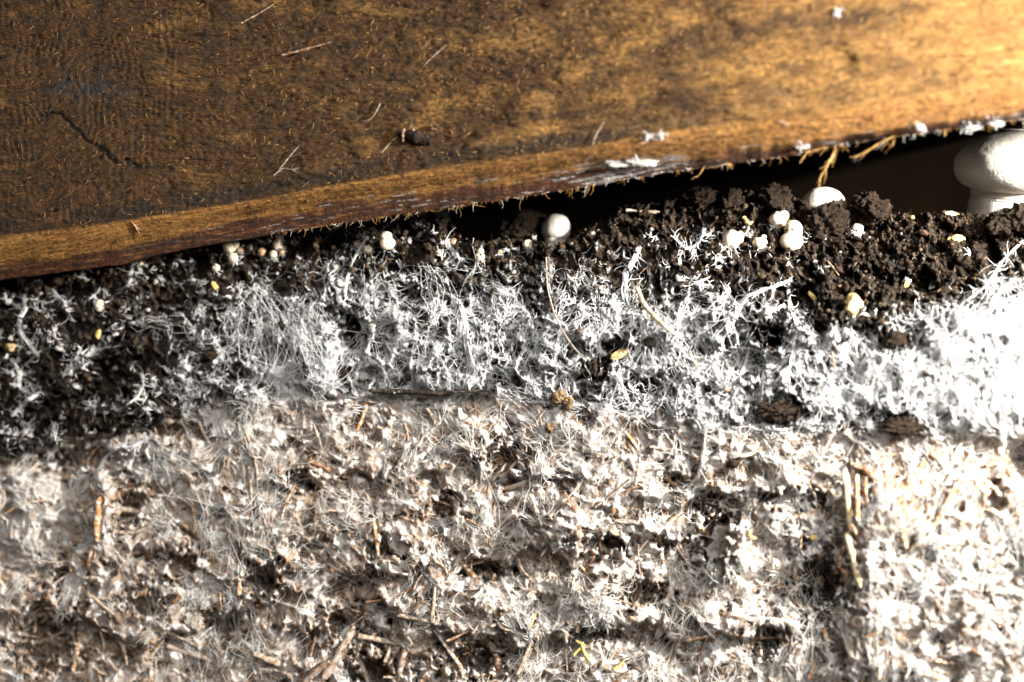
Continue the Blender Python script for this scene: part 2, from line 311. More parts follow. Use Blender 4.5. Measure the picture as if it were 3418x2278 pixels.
cas = mix(soil, (0.40, 0.395, 0.385), film * (0.35 * sst(0.2, 0.8, COV) + 0.45 * sst(0.62, 0.95, COV))); strandy = sst(0.0, 0.5, WEB - (1.02 - 1.0 * sst(0.02, 0.95, COV + 0.42 * (nz - 0.5) * 2 - 0.10)) + 0.06)
cas = mix(cas, (0.70, 0.695, 0.685), strandy * (1 - 0.75 * HOLE * (COV < 0.95)))
cmp_ = np.broadcast_to(np.array([0.29, 0.238, 0.198], np.float32), GU.shape + (3,))
cmp_ = mix(cmp_, (0.17, 0.10, 0.06), sst(0.5, 0.72, 0.5 + 0.5 * fbm(uu / 45, vv / 38, octv=4, seed=81)) * 0.9)
cmp_ = mix(cmp_, (0.40, 0.20, 0.065), sst(0.66, 0.80, 0.5 + 0.5 * fbm(GU / 22, GV / 34, octv=3, seed=83)) * 0.8)
cmp_ = mix(cmp_, (0.59, 0.565, 0.535), sst(0.30, 0.62, 0.33 + (COV - 0.45) * 0.6 + 0.1 + 0.36 * fbm(uu / 60, vv / 46, octv=5, seed=85, gain=0.66)))
cmp_ = mix(cmp_, (0.66, 0.62, 0.57), sst(0.3, 0.95, web) * (0.1 + 0.45 * COV))
cmp_ = mix(cmp_, (0.045, 0.027, 0.015), sst(0.26, 0.46, fbm(uu / 90, vv / 50, octv=5, seed=87, gain=0.6)) * 0.85)
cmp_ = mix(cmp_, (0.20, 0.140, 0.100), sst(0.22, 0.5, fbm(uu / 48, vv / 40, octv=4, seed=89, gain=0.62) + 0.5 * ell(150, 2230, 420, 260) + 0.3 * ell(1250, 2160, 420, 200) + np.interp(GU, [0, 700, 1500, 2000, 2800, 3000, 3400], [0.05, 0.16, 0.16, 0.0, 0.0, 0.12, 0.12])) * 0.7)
cmp_ = mix(cmp_, (0.075, 0.045, 0.026), HOLLOW * 0.8)  # bare brown compost, with shade of hollows and ledges put into the colour
sm_ = sst(0.1, 0.8, ell(90, 1720, 190, 230) + ell(820, 1470, 150, 110) + ell(470, 1530, 150, 110)); cmp_ = mix(cmp_, (0.43, 0.41, 0.385), sm_ * 0.8)
rc_ = sst(0.0, 0.5, ell(3120, 1640, 420, 200) + 0.5 * fbm(uu / 50, vv / 40, octv=4, seed=95)) * sst(0.3, 0.7, 0.5 + 0.5 * fbm(uu / 34, vv / 26, octv=3, seed=96)); cmp_ = mix(cmp_, (0.36, 0.19, 0.075), rc_ * 0.7)
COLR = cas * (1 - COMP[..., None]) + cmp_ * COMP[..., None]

# casing soil and compost meshes (one depth field, two layers)
nu = np.arange(-300, 3721, 4.0); tt = np.linspace(0, 1, 450)
SU = np.repeat(nu[None], len(tt), 0); top = skyline(nu) + 14 * perlin(nu / 60, nu * 0, seed=4) + 16 * perlin(nu / 24, nu * 0, seed=6) + 6 * perlin(nu / 9, nu * 0, seed=6)
SV = top[None] + tt[:, None] * (2520 - top[None])
jy = base_y(SU) - PX * samp(H, SU, SV); V = P(SU, SV, jy)
# top of the bed going back from the crest
back = []
for k, dy in enumerate([0.16, 0.11, 0.07, 0.045, 0.028, 0.016, 0.008, 0.003]):
    r = V[0].copy(); r[:, 1] += dy; r[:, 2] += 0.002 * fbm(nu / 60, nu * 0 + k * 0.7, octv=3, seed=8) - dy * 0.05; back.append(r)
Vall = np.concatenate([np.array(back), V]); nb = len(back)
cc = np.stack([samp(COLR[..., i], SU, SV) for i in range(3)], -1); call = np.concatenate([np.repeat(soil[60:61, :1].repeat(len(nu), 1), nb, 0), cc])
F = gridF(len(tt) + nb, len(nu)); rowv = np.concatenate([np.full((nb, len(nu)), -9.0), (SV - seam(SU) - 22 * fbm(SU / 90, SV / 90, octv=3, seed=3))]).ravel()
isC = rowv[F].mean(1) > 0
def sub_mesh(name, mask, mat):
    f = F[mask]; used, inv = np.unique(f.ravel(), return_inverse=True)
    return mk(name, Vall.reshape(-1, 3)[used], inv.reshape(f.shape), mat, col=call.reshape(-1, 3)[used])
tag(sub_mesh("casing_soil", ~isC, M_soil), "dark crumbly casing soil between the wooden board and the pale compost", None, None, "structure")
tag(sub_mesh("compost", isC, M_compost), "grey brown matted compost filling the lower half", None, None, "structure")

# back of the shelf
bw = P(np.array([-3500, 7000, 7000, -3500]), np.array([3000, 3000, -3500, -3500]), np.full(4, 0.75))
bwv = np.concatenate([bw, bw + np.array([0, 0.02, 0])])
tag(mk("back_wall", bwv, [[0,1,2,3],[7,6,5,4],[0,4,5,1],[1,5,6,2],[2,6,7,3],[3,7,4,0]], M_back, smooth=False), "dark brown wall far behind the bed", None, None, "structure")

# ------------------------------------------------------------------ the wooden board
lip_t = poly([(-700,850),(0,781),(300,748),(574,706),(900,655),(1150,606),(1444,557),(1700,522),(1961,486),(2250,428),(2700,367),(3000,321),(3418,268),(4200,150)])
lip_m = poly([(-700,950),(0,876),(250,843),(574,778),(800,722),(1100,672),(1444,624),(1700,588),(1961,548),(2250,518),(2706,470),(3079,416),(3418,366),(4200,255)])
lip_b = poly([(-700,1030),(0,936),(400,884),(600,834),(670,823),(900,783),(1200,740),(1480,698),(1600,679),(1900,634),(2000,615),(2218,577),(2600,526),(2850,474),(3110,440),(3418,396),(4200,285)])
bu = np.concatenate([np.arange(-600, -100, 20), np.arange(-100, 3520, 6), np.arange(3520, 4001, 20)]).astype(float)
rows_f = np.concatenate([np.linspace(-1.6, -0.02, 14)[:-1], np.linspace(-0.02, 1, 160)])
nrm = []; RV = []; RY = []; RC = []
y0 = base_y(bu) - 0.030
bT, bM, bB = lip_t(bu), lip_m(bu), lip_b(bu)
wob = 5 * perlin(bu / 90, bu * 0, seed=12) + 2.2 * perlin(bu / 35, bu * 0, seed=13)
for r in rows_f: RV.append(bT * r + (4 * perlin(bu / 50, bu * 0, seed=14) if r == 1 else 0)); RY.append(y0.copy()); RC.append(np.full(len(bu), 0.0))
nl, nd = 24, 22
for i in range(1, nl + 1):
    t = i / nl; RV.append(bT + (bM - bT) * t + wob * t * 0.5); RY.append(y0 + 0.0068 * (1 - math.cos(t * math.pi / 2))); RC.append(np.full(len(bu), t))
for i in range(1, nd + 1):
    t = i / nd; RV.append(bM + (bB - bM) * t + wob * (0.5 + 0.5 * t)); RY.append(y0 + 0.0068 + 0.0078 * t); RC.append(np.full(len(bu), 1 + t))
RV = np.array(RV); RY = np.array(RY); RC = np.array(RC); RU = np.repeat(bu[None], len(RV), 0)
# wood coordinates: g along the grain, c across it, in photo pixels
slope = 0.155; g = RU * math.cos(slope) - RV * math.sin(slope); c = RU * math.sin(slope) + RV * math.cos(slope)
kx, ky = RU - 250, RV - 390
swirl = np.exp(-((kx / 420) ** 2 + (ky / 330) ** 2))
cw = c + 70 * swirl * np.sin(kx / 150) + 14 * fbm(g / 400, c / 120, octv=3, seed=101)
face = 1 - sst(0.0, 0.25, RC)
ripple = np.sin(RU / 3.4 + 5.0 * fbm(RU / 130, RV / 90, octv=3, seed=103)) * sst(950, 450, RU) * sst(-0.2, 0.4, fbm(RU / 120, RV / 110, octv=3, seed=104))
ripple2 = np.sin(RU / 27 + 2.0 * fbm(RU / 220, RV / 260, octv=2, seed=105)) * sst(-0.2, 0.6, fbm(RU / 350, RV / 300, octv=2, seed=106))
grain = fbm(g / 130, cw / 7, octv=3, seed=107); rough = fbm(g / 26, cw / 15, octv=4, seed=109, gain=0.65); tears = sst(0.25, 0.7, fbm(g / 55, cw / 26, octv=4, seed=111, gain=0.6))
roughness = sst(2900, 900, RU) * 0.7 + 0.3
Hb = face * (2.6 * grain + 2.6 * rough * roughness + 2.4 * fbm(g / 48, cw / 10, octv=3, seed=108) + 1.9 * ripple + 2.0 * ripple2 - 4 * tears * roughness) + (1 - face) * (1.6 * grain + 2.2 * fbm(g / 60, cw / 14, octv=3, seed=113))
crack = np.exp(-((RV - np.interp(RU, [130, 200, 290, 400, 470], [385, 382, 470, 545, 560]) + 14 * fbm(RU / 40, RV / 40, octv=3, seed=169)) / 8) ** 2) * sst(110, 140, RU) * sst(520, 460, RU)
Hb -= 9 * crack
Hb += face * 9 * sst(0.1, 0.6, fbm(g / 300, c / 160, octv=2, seed=115))
RY2 = RY - PX * Hb; BV = P(RU, RV, RY2)
light = np.array([0.35, 0.172, 0.040], np.float32)
wc = np.broadcast_to(light, RU.shape + (3,))
wc = mix(wc, (0.43, 0.245, 0.072), sst(-0.1, 0.7, grain) * 0.7)
spk = sst(0.1, 0.7, fbm(g / 16, cw / 7, octv=3, seed=118, gain=0.7)); wc = mix(wc, (0.10, 0.045, 0.013), spk * face * np.interp(RU, [0, 1700, 3418], [0.7, 0.6, 0.25]))
wc = mix(wc, (0.24, 0.100, 0.024), sst(0.0, 0.7, fbm(g / 200, cw / 12, octv=3, seed=117)) * 0.6)
dirt_dimf = np.interp(RU, [0, 600, 1200, 1800, 2400, 2900, 3418], [1.05, 0.96, 0.80, 0.62, 0.42, 0.22, 0.0])  # dirt grows leftward; the lamp's fall-off is also put into this colour
dn = 0.5 + 0.5 * fbm(g / 330, cw / 110, octv=6, seed=119, gain=0.62); dirt_dim = sst(-0.42, 0.42, dirt_dimf - dn + 0.05) * face
dirt2 = sst(0.50, 0.86, 0.5 + 0.5 * fbm(g / 70, cw / 34, octv=5, seed=121, gain=0.7) + 0.12 * (dirt_dimf - 0.5)) * face
wc = mix(wc, (0.066, 0.028, 0.0075), dirt_dim * 0.92); wc = mix(wc, (0.032, 0.020, 0.011), dirt2 * np.interp(RU, [0, 1500, 2600, 3418], [0.8, 0.62, 0.45, 0.25]))
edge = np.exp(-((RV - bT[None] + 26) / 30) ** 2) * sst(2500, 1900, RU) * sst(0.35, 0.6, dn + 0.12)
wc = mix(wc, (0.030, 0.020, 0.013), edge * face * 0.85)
knot = np.exp(-(((RU - 290) / 130) ** 2 + ((RV - 290) / 62) ** 2) ** 2) * sst(-0.5, 0.3, fbm(RU / 40, RV / 40, octv=3, seed=123))
wc = mix(wc, (0.035, 0.034, 0.036), knot * 0.85); wc = mix(wc, (0.015, 0.010, 0.007), crack * 0.8)
lipc = np.broadcast_to(np.array([0.47, 0.222, 0.055], np.float32), RU.shape + (3,)); lipc = mix(lipc, (0.34, 0.14, 0.033), sst(-0.2, 0.6, fbm(g / 160, c / 9, octv=3, seed=125)))
lipc = mix(lipc, (0.05, 0.028, 0.014), sst(0.42, 0.55, fbm(g / 24, c / 9, octv=3, seed=127)) * 0.8)
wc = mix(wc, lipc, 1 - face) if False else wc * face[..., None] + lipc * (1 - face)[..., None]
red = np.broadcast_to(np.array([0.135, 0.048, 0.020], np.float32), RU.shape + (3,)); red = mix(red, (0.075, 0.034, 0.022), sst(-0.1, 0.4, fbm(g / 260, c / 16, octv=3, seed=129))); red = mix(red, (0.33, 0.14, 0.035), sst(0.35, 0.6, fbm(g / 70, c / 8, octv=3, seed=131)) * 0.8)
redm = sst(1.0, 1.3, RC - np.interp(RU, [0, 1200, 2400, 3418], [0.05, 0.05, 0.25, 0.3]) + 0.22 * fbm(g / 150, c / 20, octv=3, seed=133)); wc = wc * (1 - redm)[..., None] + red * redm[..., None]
mold = sst(0.12, 0.5, fbm(g / 130, c / 10, octv=5, seed=135, gain=0.7) - 0.3 + 0.95 * np.exp(-(((RU - 2080) / 170) ** 2)) * sst(0.7, 1.2, RC) - 0.15) * sst(0.8, 1.05, RC) * sst(500, 1000, RU)
wc = mix(wc, (0.62, 0.58, 0.55), mold * 0.8)
# closed board: back side rows
bk = []
for yy, vvv in ((0.0160, None), (0.030, 'b'), (0.030, 't')):
    r = BV[-1].copy() if vvv != 't' else BV[0].copy()
    r[:, 1] = base_y(bu) - 0.030 + yy + (0.0 if vvv is None else 0.002); r[:, 2] += 0.0006 if vvv is None else (0.002 if vvv == 'b' else 0)
    bk.append(r)
BA = np.concatenate([BV, np.array(bk)]); BC = np.concatenate([wc, np.repeat(wc[-1:], 3, 0)])
buv = np.concatenate([np.stack([g, cw], -1), np.repeat(np.stack([g[-1:], cw[-1:]], -1), 3, 0)]).reshape(-1, 2) / 1000
def board_mat():
    m = material("rough_board", attr=True, rough=0.78, spec=0.25); nt = m.node_tree; N = nt.nodes; L = nt.links; b = N["Principled BSDF"]
    tc = N.new("ShaderNodeTexCoord"); last = None; col = b.inputs["Base Color"].links[0].from_socket
    for sx, sy, dist, stren in ((9, 210, 0.0006, 1.0), (60, 90, 0.0009, 1.0), (16, 420, 0.00035, 1.0), (170, 230, 0.0004, 1.0)):
        mp = N.new("ShaderNodeMapping"); mp.inputs["Scale"].default_value = (sx, sy, 1); L.new(tc.outputs["UV"], mp.inputs["Vector"])
        n = N.new("ShaderNodeTexNoise"); n.inputs["Scale"].default_value = 1; n.inputs["Detail"].default_value = 4; n.inputs["Roughness"].default_value = 0.65; L.new(mp.outputs[0], n.inputs["Vector"])
        bp = N.new("ShaderNodeBump"); bp.inputs["Strength"].default_value = stren; bp.inputs["Distance"].default_value = dist; L.new(n.outputs["Fac"], bp.inputs["Height"])
        if last: L.new(last, bp.inputs["Normal"])
        last = bp.outputs["Normal"]
        r = N.new("ShaderNodeMapRange"); r.inputs["From Min"].default_value = 0.35; r.inputs["From Max"].default_value = 0.68; r.inputs["To Min"].default_value = 0.62; r.inputs["To Max"].default_value = 1.25; L.new(n.outputs["Fac"], r.inputs["Value"])
        vm = N.new("ShaderNodeVectorMath"); vm.operation = 'SCALE'; L.new(col, vm.inputs[0]); L.new(r.outputs[0], vm.inputs["Scale"]); col = vm.outputs[0]
    L.new(last, b.inputs["Normal"]); L.new(col, b.inputs["Base Color"])
    return m
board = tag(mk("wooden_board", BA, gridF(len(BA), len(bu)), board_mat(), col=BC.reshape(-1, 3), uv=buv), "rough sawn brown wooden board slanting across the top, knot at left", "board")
def bpt(u, v, h=0):                                   # a point on the board's visible skin
    u = np.asarray(u, float); v = np.asarray(v, float); t, m_, b_ = lip_t(u), lip_m(u), lip_b(u)
    y = base_y(u) - 0.030
    l = np.clip((v - t) / (m_ - t), 0, 1); y = y + 0.0068 * (1 - np.cos(l * math.pi / 2)) + 0.0078 * np.clip((v - m_) / (b_ - m_), 0, 1)
    return P(u, v, y - PX * h)
# sawn fuzz on the board
def fuzz():
    n = 3000; u = R.uniform(-60, 3500, n); v = R.uniform(-40, 1, n) ; fr = R.random(n); v = -40 + (lip_m(u) + 30) * fr
    keep = R.random(n) < np.interp(u, [0, 1600, 3400], [0.9, 1.0, 0.5]); u = u[keep]; v = v[keep]; n = len(u)
    L = R.gamma(2.2, 3.6, n) + 3; a = R.normal(2.0, 0.8, n); t = np.linspace(0, 1, 4)
    bend = R.normal(0, 0.3, n)
    ang = a[:, None] + bend[:, None] * t[None]
    pu = u[:, None] + L[:, None] * t * np.cos(ang); pv = v[:, None] + L[:, None] * t * np.sin(ang)
    h = 2 + np.sin(t * 2.2)[None] * L[:, None] * R.uniform(0.1, 0.7, n)[:, None]
    r = (R.uniform(0.5, 1.5, n)[:, None] * (1 - 0.75 * t)[None]) * PX
    Vv, Ff = tubes(bpt(pu, pv, h), r); k = R.random(n)[:, None]
    col = np.array([[0.22, 0.10, 0.03]]) * (1 - k) + np.array([[0.50, 0.30, 0.11]]) * k; col = np.repeat(col, 12, 0)
    o = mk("wood_fuzz", Vv, Ff, M_fibre, board, col=col); o["kind"] = "stuff"
fuzz()

# underside of the tray above, added behind the board to shade the wall
fz = BV[-1][::12]; ru_ = fz.copy(); ru_[:, 1] += 0.019; ru_[:, 2] += 0.004; rb_ = ru_.copy(); rb_[:, 1] = 0.70; rb_[:, 2] = ru_[:, 2] + 0.06
rv_ = np.concatenate([ru_, rb_, rb_ + [0, 0, .012], ru_ + [0, 0, .012]]); m_ = len(ru_); i_ = np.arange(m_ - 1)
rf_ = np.concatenate([np.stack([i_ + a * m_, i_ + a * m_ + 1, i_ + ((a + 1) % 4) * m_ + 1, i_ + ((a + 1) % 4) * m_], -1) for a in range(4)] + [np.array([[0, m_, 2 * m_, 3 * m_], [m_ - 1, 4 * m_ - 1, 3 * m_ - 1, 2 * m_ - 1]])])
mk("shading_tray_floor", rv_, rf_, M_back, board, smooth=False)

# ------------------------------------------------------------------ mycelium threads
TUB = {}
def add(key, pts, rad, col):
    TUB.setdefault(key, []).append((pts, rad, col))
def wander(u, v, ang, L, K, curl, wig=0.0):
    """centre lines in photo px: start, heading, length, steps, constant curl, random wiggle"""
    n = len(u); st = L / (K - 1); a = ang[:, None] + curl[:, None] * np.linspace(0, 1, K - 1)[None] + np.cumsum(R.normal(0, 1, (n, K - 1)), 1) * wig
    du = np.cumsum(np.cos(a) * st[:, None], 1); dv = np.cumsum(np.sin(a) * st[:, None], 1)
    return np.concatenate([u[:, None], u[:, None] + du], 1), np.concatenate([v[:, None], v[:, None] + dv], 1)
def pick(n, dens, vlo, vhi, ulo=-280, uhi=3700):
    u = R.uniform(ulo, uhi, n * 6); v = R.uniform(vlo, vhi, n * 6); k = R.random(n * 6) < dens(u, v)
    return u[k][:n], v[k][:n]
def white(n, warm=0.25, tint=(0.80, 0.70, 0.52)):
    k = R.random(n)[:, None]; b = R.uniform(0.82, 1.0, n)[:, None]
    return b * ((1 - k * warm) * np.array([[0.83, 0.83, 0.83]]) + k * warm * np.array([tint]))
def dcas(u, v): return np.where((v < seam(u) + 30) & (v > skyline(u) + 6), sst(0.15, 1.0, samp(COV, u, v) + 0.34 * fbm(np.asarray(u) / 75, np.asarray(v) / 75, octv=2, seed=231)) * (1 - 0.92 * samp(HOLE, u, v) * (np.asarray(u) < 2900)), 0)
def dcom(u, v): return np.where(v > seam(u) - 10, (0.2 + 0.8 * samp(COV, u, v)) * (1 - 0.8 * samp(PIT, u, v)) * (1 - 0.9 * samp(HOLLOW, u, v)), 0)
def clumpy(f, s, sd, lo=-0.25, hi=0.35): return lambda u, v: f(u, v) * sst(lo, hi, fbm(np.asarray(u) / s, np.asarray(v) / s, octv=2, seed=sd))
def fans(key, n, dens, vlo, vhi, hairs, Lm, r0, warm, lift):
    cu, cv = pick(n, dens, vlo, vhi); n = len(cu)
    ax = np.where(R.random(n) < 0.6, math.pi / 2, -math.pi / 2) + R.normal(0, 0.5, n); sp = R.uniform(0.25, 0.75, n); Lf = Lm * R.uniform(0.5, 1.6, n); h0 = R.uniform(6, 34, n) * lift; hn = R.integers(hairs // 2, hairs * 3 // 2, n)
    i = np.repeat(np.arange(n), hn); N = len(i); K = 7; t = np.linspace(0, 1, K)
    a = ax[i] + sp[i] * R.normal(0, 1, N) * 0.8; curl = R.normal(0, 0.8, N); L = Lf[i] * R.uniform(0.4, 1.15, N)
    pu, pv = wander(cu[i] + R.normal(0, 9, N), cv[i] + R.normal(0, 10, N), a, L, K, curl, 0.22); pu, pv = curlwarp(pu, pv, R.uniform(0, 1, (N, 1)))
    h = h0[i][:, None] * (1 - t ** 1.5)[None] + R.uniform(0, 22, N)[:, None] * np.sin(math.pi * t)[None] * lift + 1.5
    r = r0 * R.uniform(0.55, 1.3, N)[:, None] * (1.15 - 0.75 * t)[None] * PX
    add(key, surf(pu, pv, h), r, white(n, warm)[i])
def curlwarp(pu, pv, ph):
    a = perlin(pu / 34 + ph, pv / 34, seed=221); b = perlin(pu / 34, pv / 34 + ph, seed=223); c_ = perlin(pu / 85, pv / 85 + ph * .3, seed=225); d_ = perlin(pu / 85 + ph * .3, pv / 85, seed=227)
    return pu + 11 * a + 18 * c_, pv + 11 * b + 18 * d_
def net(key, sp, dens, vlo, vhi, bund, r0, warm, lift, spread=0.14, tall=1.0):
    nx = int(3900 / sp); ny = int((vhi - vlo) / sp / tall); X, Y = np.meshgrid(np.arange(nx), np.arange(ny)); u = (X.ravel() + R.uniform(-.2, 1.2, X.size)) * sp - 260; v = vlo + (Y.ravel() + R.uniform(-.2, 1.2, X.size)) * sp * tall
    k = R.random(u.size) < np.clip(dens(u, v) * 1.2, 0, 1); u = u[k]; v = v[k]; n = len(u); h0 = R.uniform(2, 30, n) * lift
    order = np.argsort(u); u = u[order]; v = v[order]; h0 = h0[order]; E = set()
    for i in range(n):
        j0, j1 = np.searchsorted(u, [u[i] - 2 * sp, u[i] + 2 * sp]); d = np.hypot(u[j0:j1] - u[i], (v[j0:j1] - v[i]) * 0.75 / tall)
        for j in np.argsort(d)[1:4]:
            if d[j] < 2 * sp: E.add((min(i, j0 + j), max(i, j0 + j)))
    E = np.array(sorted(E)); m = len(E); b = np.maximum(1, R.poisson(bund, m)); i = np.repeat(np.arange(m), b); N = len(i); K = 6; t = np.linspace(0, 1, K)
    A, B = E[i, 0], E[i, 1]; L = np.hypot(u[B] - u[A], v[B] - v[A]); off = R.normal(0, spread, N) * L
    nxv = -(v[B] - v[A]) / (L + 1e-6); nyv = (u[B] - u[A]) / (L + 1e-6); bow = np.sin(math.pi * t)[None] * off[:, None]
    je = np.clip(L * 0.15, 2, 19)[:, None]; ea, eb, fa, fb = (R.normal(0, 1, (N, 1)) * je for _ in range(4)); ps = np.minimum(L, 90)[:, None] * 0.02
    pu = u[A][:, None] * (1 - t) + u[B][:, None] * t + nxv[:, None] * bow + ea * (1 - t) + eb * t; pv = v[A][:, None] * (1 - t) + v[B][:, None] * t + nyv[:, None] * bow + fa * (1 - t) + fb * t
    pu, pv = curlwarp(pu, pv, R.uniform(0, 1.1, (N, 1))); pu = pu + R.normal(0, 1.2, (N, K)) * ps; pv = pv + R.normal(0, 1, (N, K)) * ps
    h = h0[A][:, None] * (1 - t) + h0[B][:, None] * t + np.sin(math.pi * t)[None] * R.uniform(-4, 10, N)[:, None] + 2
    r = r0 * R.uniform(0.6, 1.25, N)[:, None] * (0.62 + 0.75 * (2 * t - 1) ** 2)[None] * PX
    add(key, surf(pu, pv, h), r, white(m, warm)[i])
def hairs(key, n, dens, vlo, vhi, Lm, r0, warm, hmax, K=6, curl=1.3, wig=0.35, cols=None):
    u, v = pick(n, dens, vlo, vhi); n = len(u); t = np.linspace(0, 1, K)
    fl = fbm(u / 90, v / 90, octv=2, seed=201) * 3.0 + math.pi / 2
    pu, pv = wander(u, v, fl + R.normal(0, 0.6, n) + np.where(R.random(n) < .5, 0, math.pi), Lm * R.gamma(4, 0.25, n), K, R.normal(0, curl, n), wig)
    h = R.uniform(1, hmax, n)[:, None] * np.sin(math.pi * (0.08 + 0.84 * t))[None] + 1
    r = r0 * R.uniform(0.5, 1.4, n)[:, None] * (1.1 - 0.7 * t)[None] * PX
    add(key, surf(pu, pv, h), r, white(n, warm) if cols is None else cols(n))
fans("casing", 30, clumpy(dcas, 130, 301), 700, 1560, 22, 80, 0.9, 0.2, 0.7)
net("casing", 120, clumpy(dcas, 140, 311, -0.4, 0.2), 660, 1560, 9.5, 0.85, 0.2, 0.9, 0.22, 1.7)
net("casing", 74, dcas, 660, 1560, 3.2, 0.95, 0.15, 1.0, 0.18, 1.3)
net("casing", 40, dcas, 660, 1560, 1.4, 0.95, 0.12, 0.8)
net("casing", 24, clumpy(dcas, 120, 303), 660, 1560, 1.2, 0.9, 0.1, 0.5)
hairs("casing", 3500, clumpy(dcas, 70, 309), 660, 1560, 64, 0.75, 0.15, 8, curl=2.2, wig=0.75)
fans("compost", 6, clumpy(dcom, 150, 305), 1320, 2500, 15, 75, 1.1, 0.5, 0.8)
net("compost", 95, clumpy(dcom, 170, 306), 1320, 2500, 4.5, 0.9, 0.5, 0.9, 0.24, 1.3)
net("compost", 46, clumpy(dcom, 200, 307), 1320, 2500, 2.6, 1.15, 0.5, 0.7)
def ccol(n):
    k = R.random(n)[:, None]; return np.where(k < 0.62, white(n, 0.8, (0.78, 0.65, 0.52)) * 0.9, np.where(k < 0.88, np.array([[0.45, 0.36, 0.28]]), np.array([[0.38, 0.21, 0.09]]))) * R.uniform(0.75, 1.05, n)[:, None]
hairs("compost", 14500, dcom, 1320, 2500, 80, 0.75, 0.6, 9, K=6, curl=1.5, wig=0.32, cols=ccol)
def wisps(key, n, dens, vlo, vhi):
    u, v = pick(n, dens, vlo, vhi); n = len(u); m = 5; i = np.repeat(np.arange(n), m); N = len(i); K = 7; t = np.linspace(0, 1, K)
    L = R.gamma(3, 7, n) + 12; a = R.normal(1.6, 0.9, n) + np.where(R.random(n) < .5, 0, math.pi); w = L * R.uniform(0.04, 0.09, n); j = np.tile(np.arange(m), n); side = (j >= 3)
    pu, pv = wander(u[i] + R.normal(0, 1, N) * w[i] * .8, v[i] + R.normal(0, 1, N) * w[i] * .8, a[i] + R.normal(0, .25, N) + side * R.normal(0, 0.9, N), L[i] * np.where(side, R.uniform(.3, .7, N), R.uniform(.7, 1, N)), K, R.normal(0, 0.9, n)[i] + R.normal(0, .4, N), 0.42)
    h = 4 + R.uniform(2, 12, n)[i][:, None] * np.sin(2.6 * t + .3)[None]; r = w[i][:, None] * np.where(side, .45, .8)[:, None] * (np.sin(0.5 + 2.5 * t) * R.uniform(0.7, 1.2, (N, K))) * PX
    add(key, surf(pu, pv, h), np.maximum(r, .4 * PX), white(n, 0.35)[i])
wisps("casing", 900, lambda u, v: np.where((v < seam(u) + 30) & (v > skyline(u) + 14), np.where(u > 2650, 0.12, np.where(u < 900, 0.85, 0.5)) * (1 - 0.85 * sst(0.35, 0.7, samp(COV, u, v))) * sst(-0.1, 0.3, fbm(np.asarray(u) / 110, np.asarray(v) / 110, octv=2, seed=233)), 0), 690, 1560)
def flush(key, name, label):
    Vs, Fs, Cs, o = [], [], [], 0
    for pts, rad, col in TUB[key]:
        v, f = tubes(pts, rad); Vs.append(v); Fs.append(f + o); o += len(v); Cs.append(np.repeat(col, pts.shape[1] * 3, 0))
    tag(mk(name, np.concatenate(Vs), np.concatenate(Fs), M_fibre, col=np.concatenate(Cs)), label, "mycelium", None, "stuff")
flush("casing", "mycelium", "dense white mycelium web growing through the dark casing soil")
flush("compost", "mycelium", "fine pale mycelium threads matted over the lower compost")

# ------------------------------------------------------------------ loose stuff: crumbs, chips, flakes
def lumps(name, u, v, r, h, mat, label, cat, sub=1, amp=0.35, hidden=False):
    Vi, Fi = ICO[sub]; n = len(u); c = surf(u, v, h, smooth=False); s = r * PX
    ph = R.uniform(0, 60, (n, 3)); q = Vi[None] * 1.7 + ph[:, None]; dsp = 1 + amp * perlin(q[..., 0], q[..., 1], q[..., 2], 5)
    sq = R.uniform(0.65, 1.2, (n, 1, 3)); Vv = c[:, None] + Vi[None] * dsp[..., None] * sq * s[:, None, None]
    Ff = (Fi[None] + (np.arange(n) * len(Vi))[:, None, None]).reshape(-1, 3)
    tag(mk(name, Vv.reshape(-1, 3), Ff, mat), label, cat, None, "stuff")
cu = R.uniform(-250, 3680, 9000); cv = skyline(cu) + R.gamma(1.3, 130, 9000) - 12
k = (R.random(9000) > 0.9 * samp(COV, cu, cv)) & (cv < seam(cu) + 40); cu, cv = cu[k][:900], cv[k][:900]
lumps("soil_crumbs", cu, cv, R.gamma(2.2, 2.3, len(cu)) + 2.5, 2, M_crumb, "loose dark soil crumbs scattered over the casing layer", "soil crumbs", 1, 0.75)
cu = R.uniform(-250, 3680, 14000); cv = skyline(cu) + R.gamma(1.4, 120, 14000) - 10; k = (R.random(14000) > 0.9 * samp(COV, cu, cv)) & (cv < seam(cu) + 20); cu, cv = cu[k][:6500], cv[k][:6500]
lumps("soil_grains", cu, cv, R.gamma(3, 1.1, len(cu)) + 1.2, 2, material("soil_grain", (0.046, 0.028, 0.015), rough=0.85, spec=0.2, noise=[(260, (0.095, 0.060, 0.034), 0.5, 0.62), (330, (0.010, 0.008, 0.006), 0.54, 0.64)]), "fine brown soil grains covering the casing layer", "soil grains", 0, 0.6)
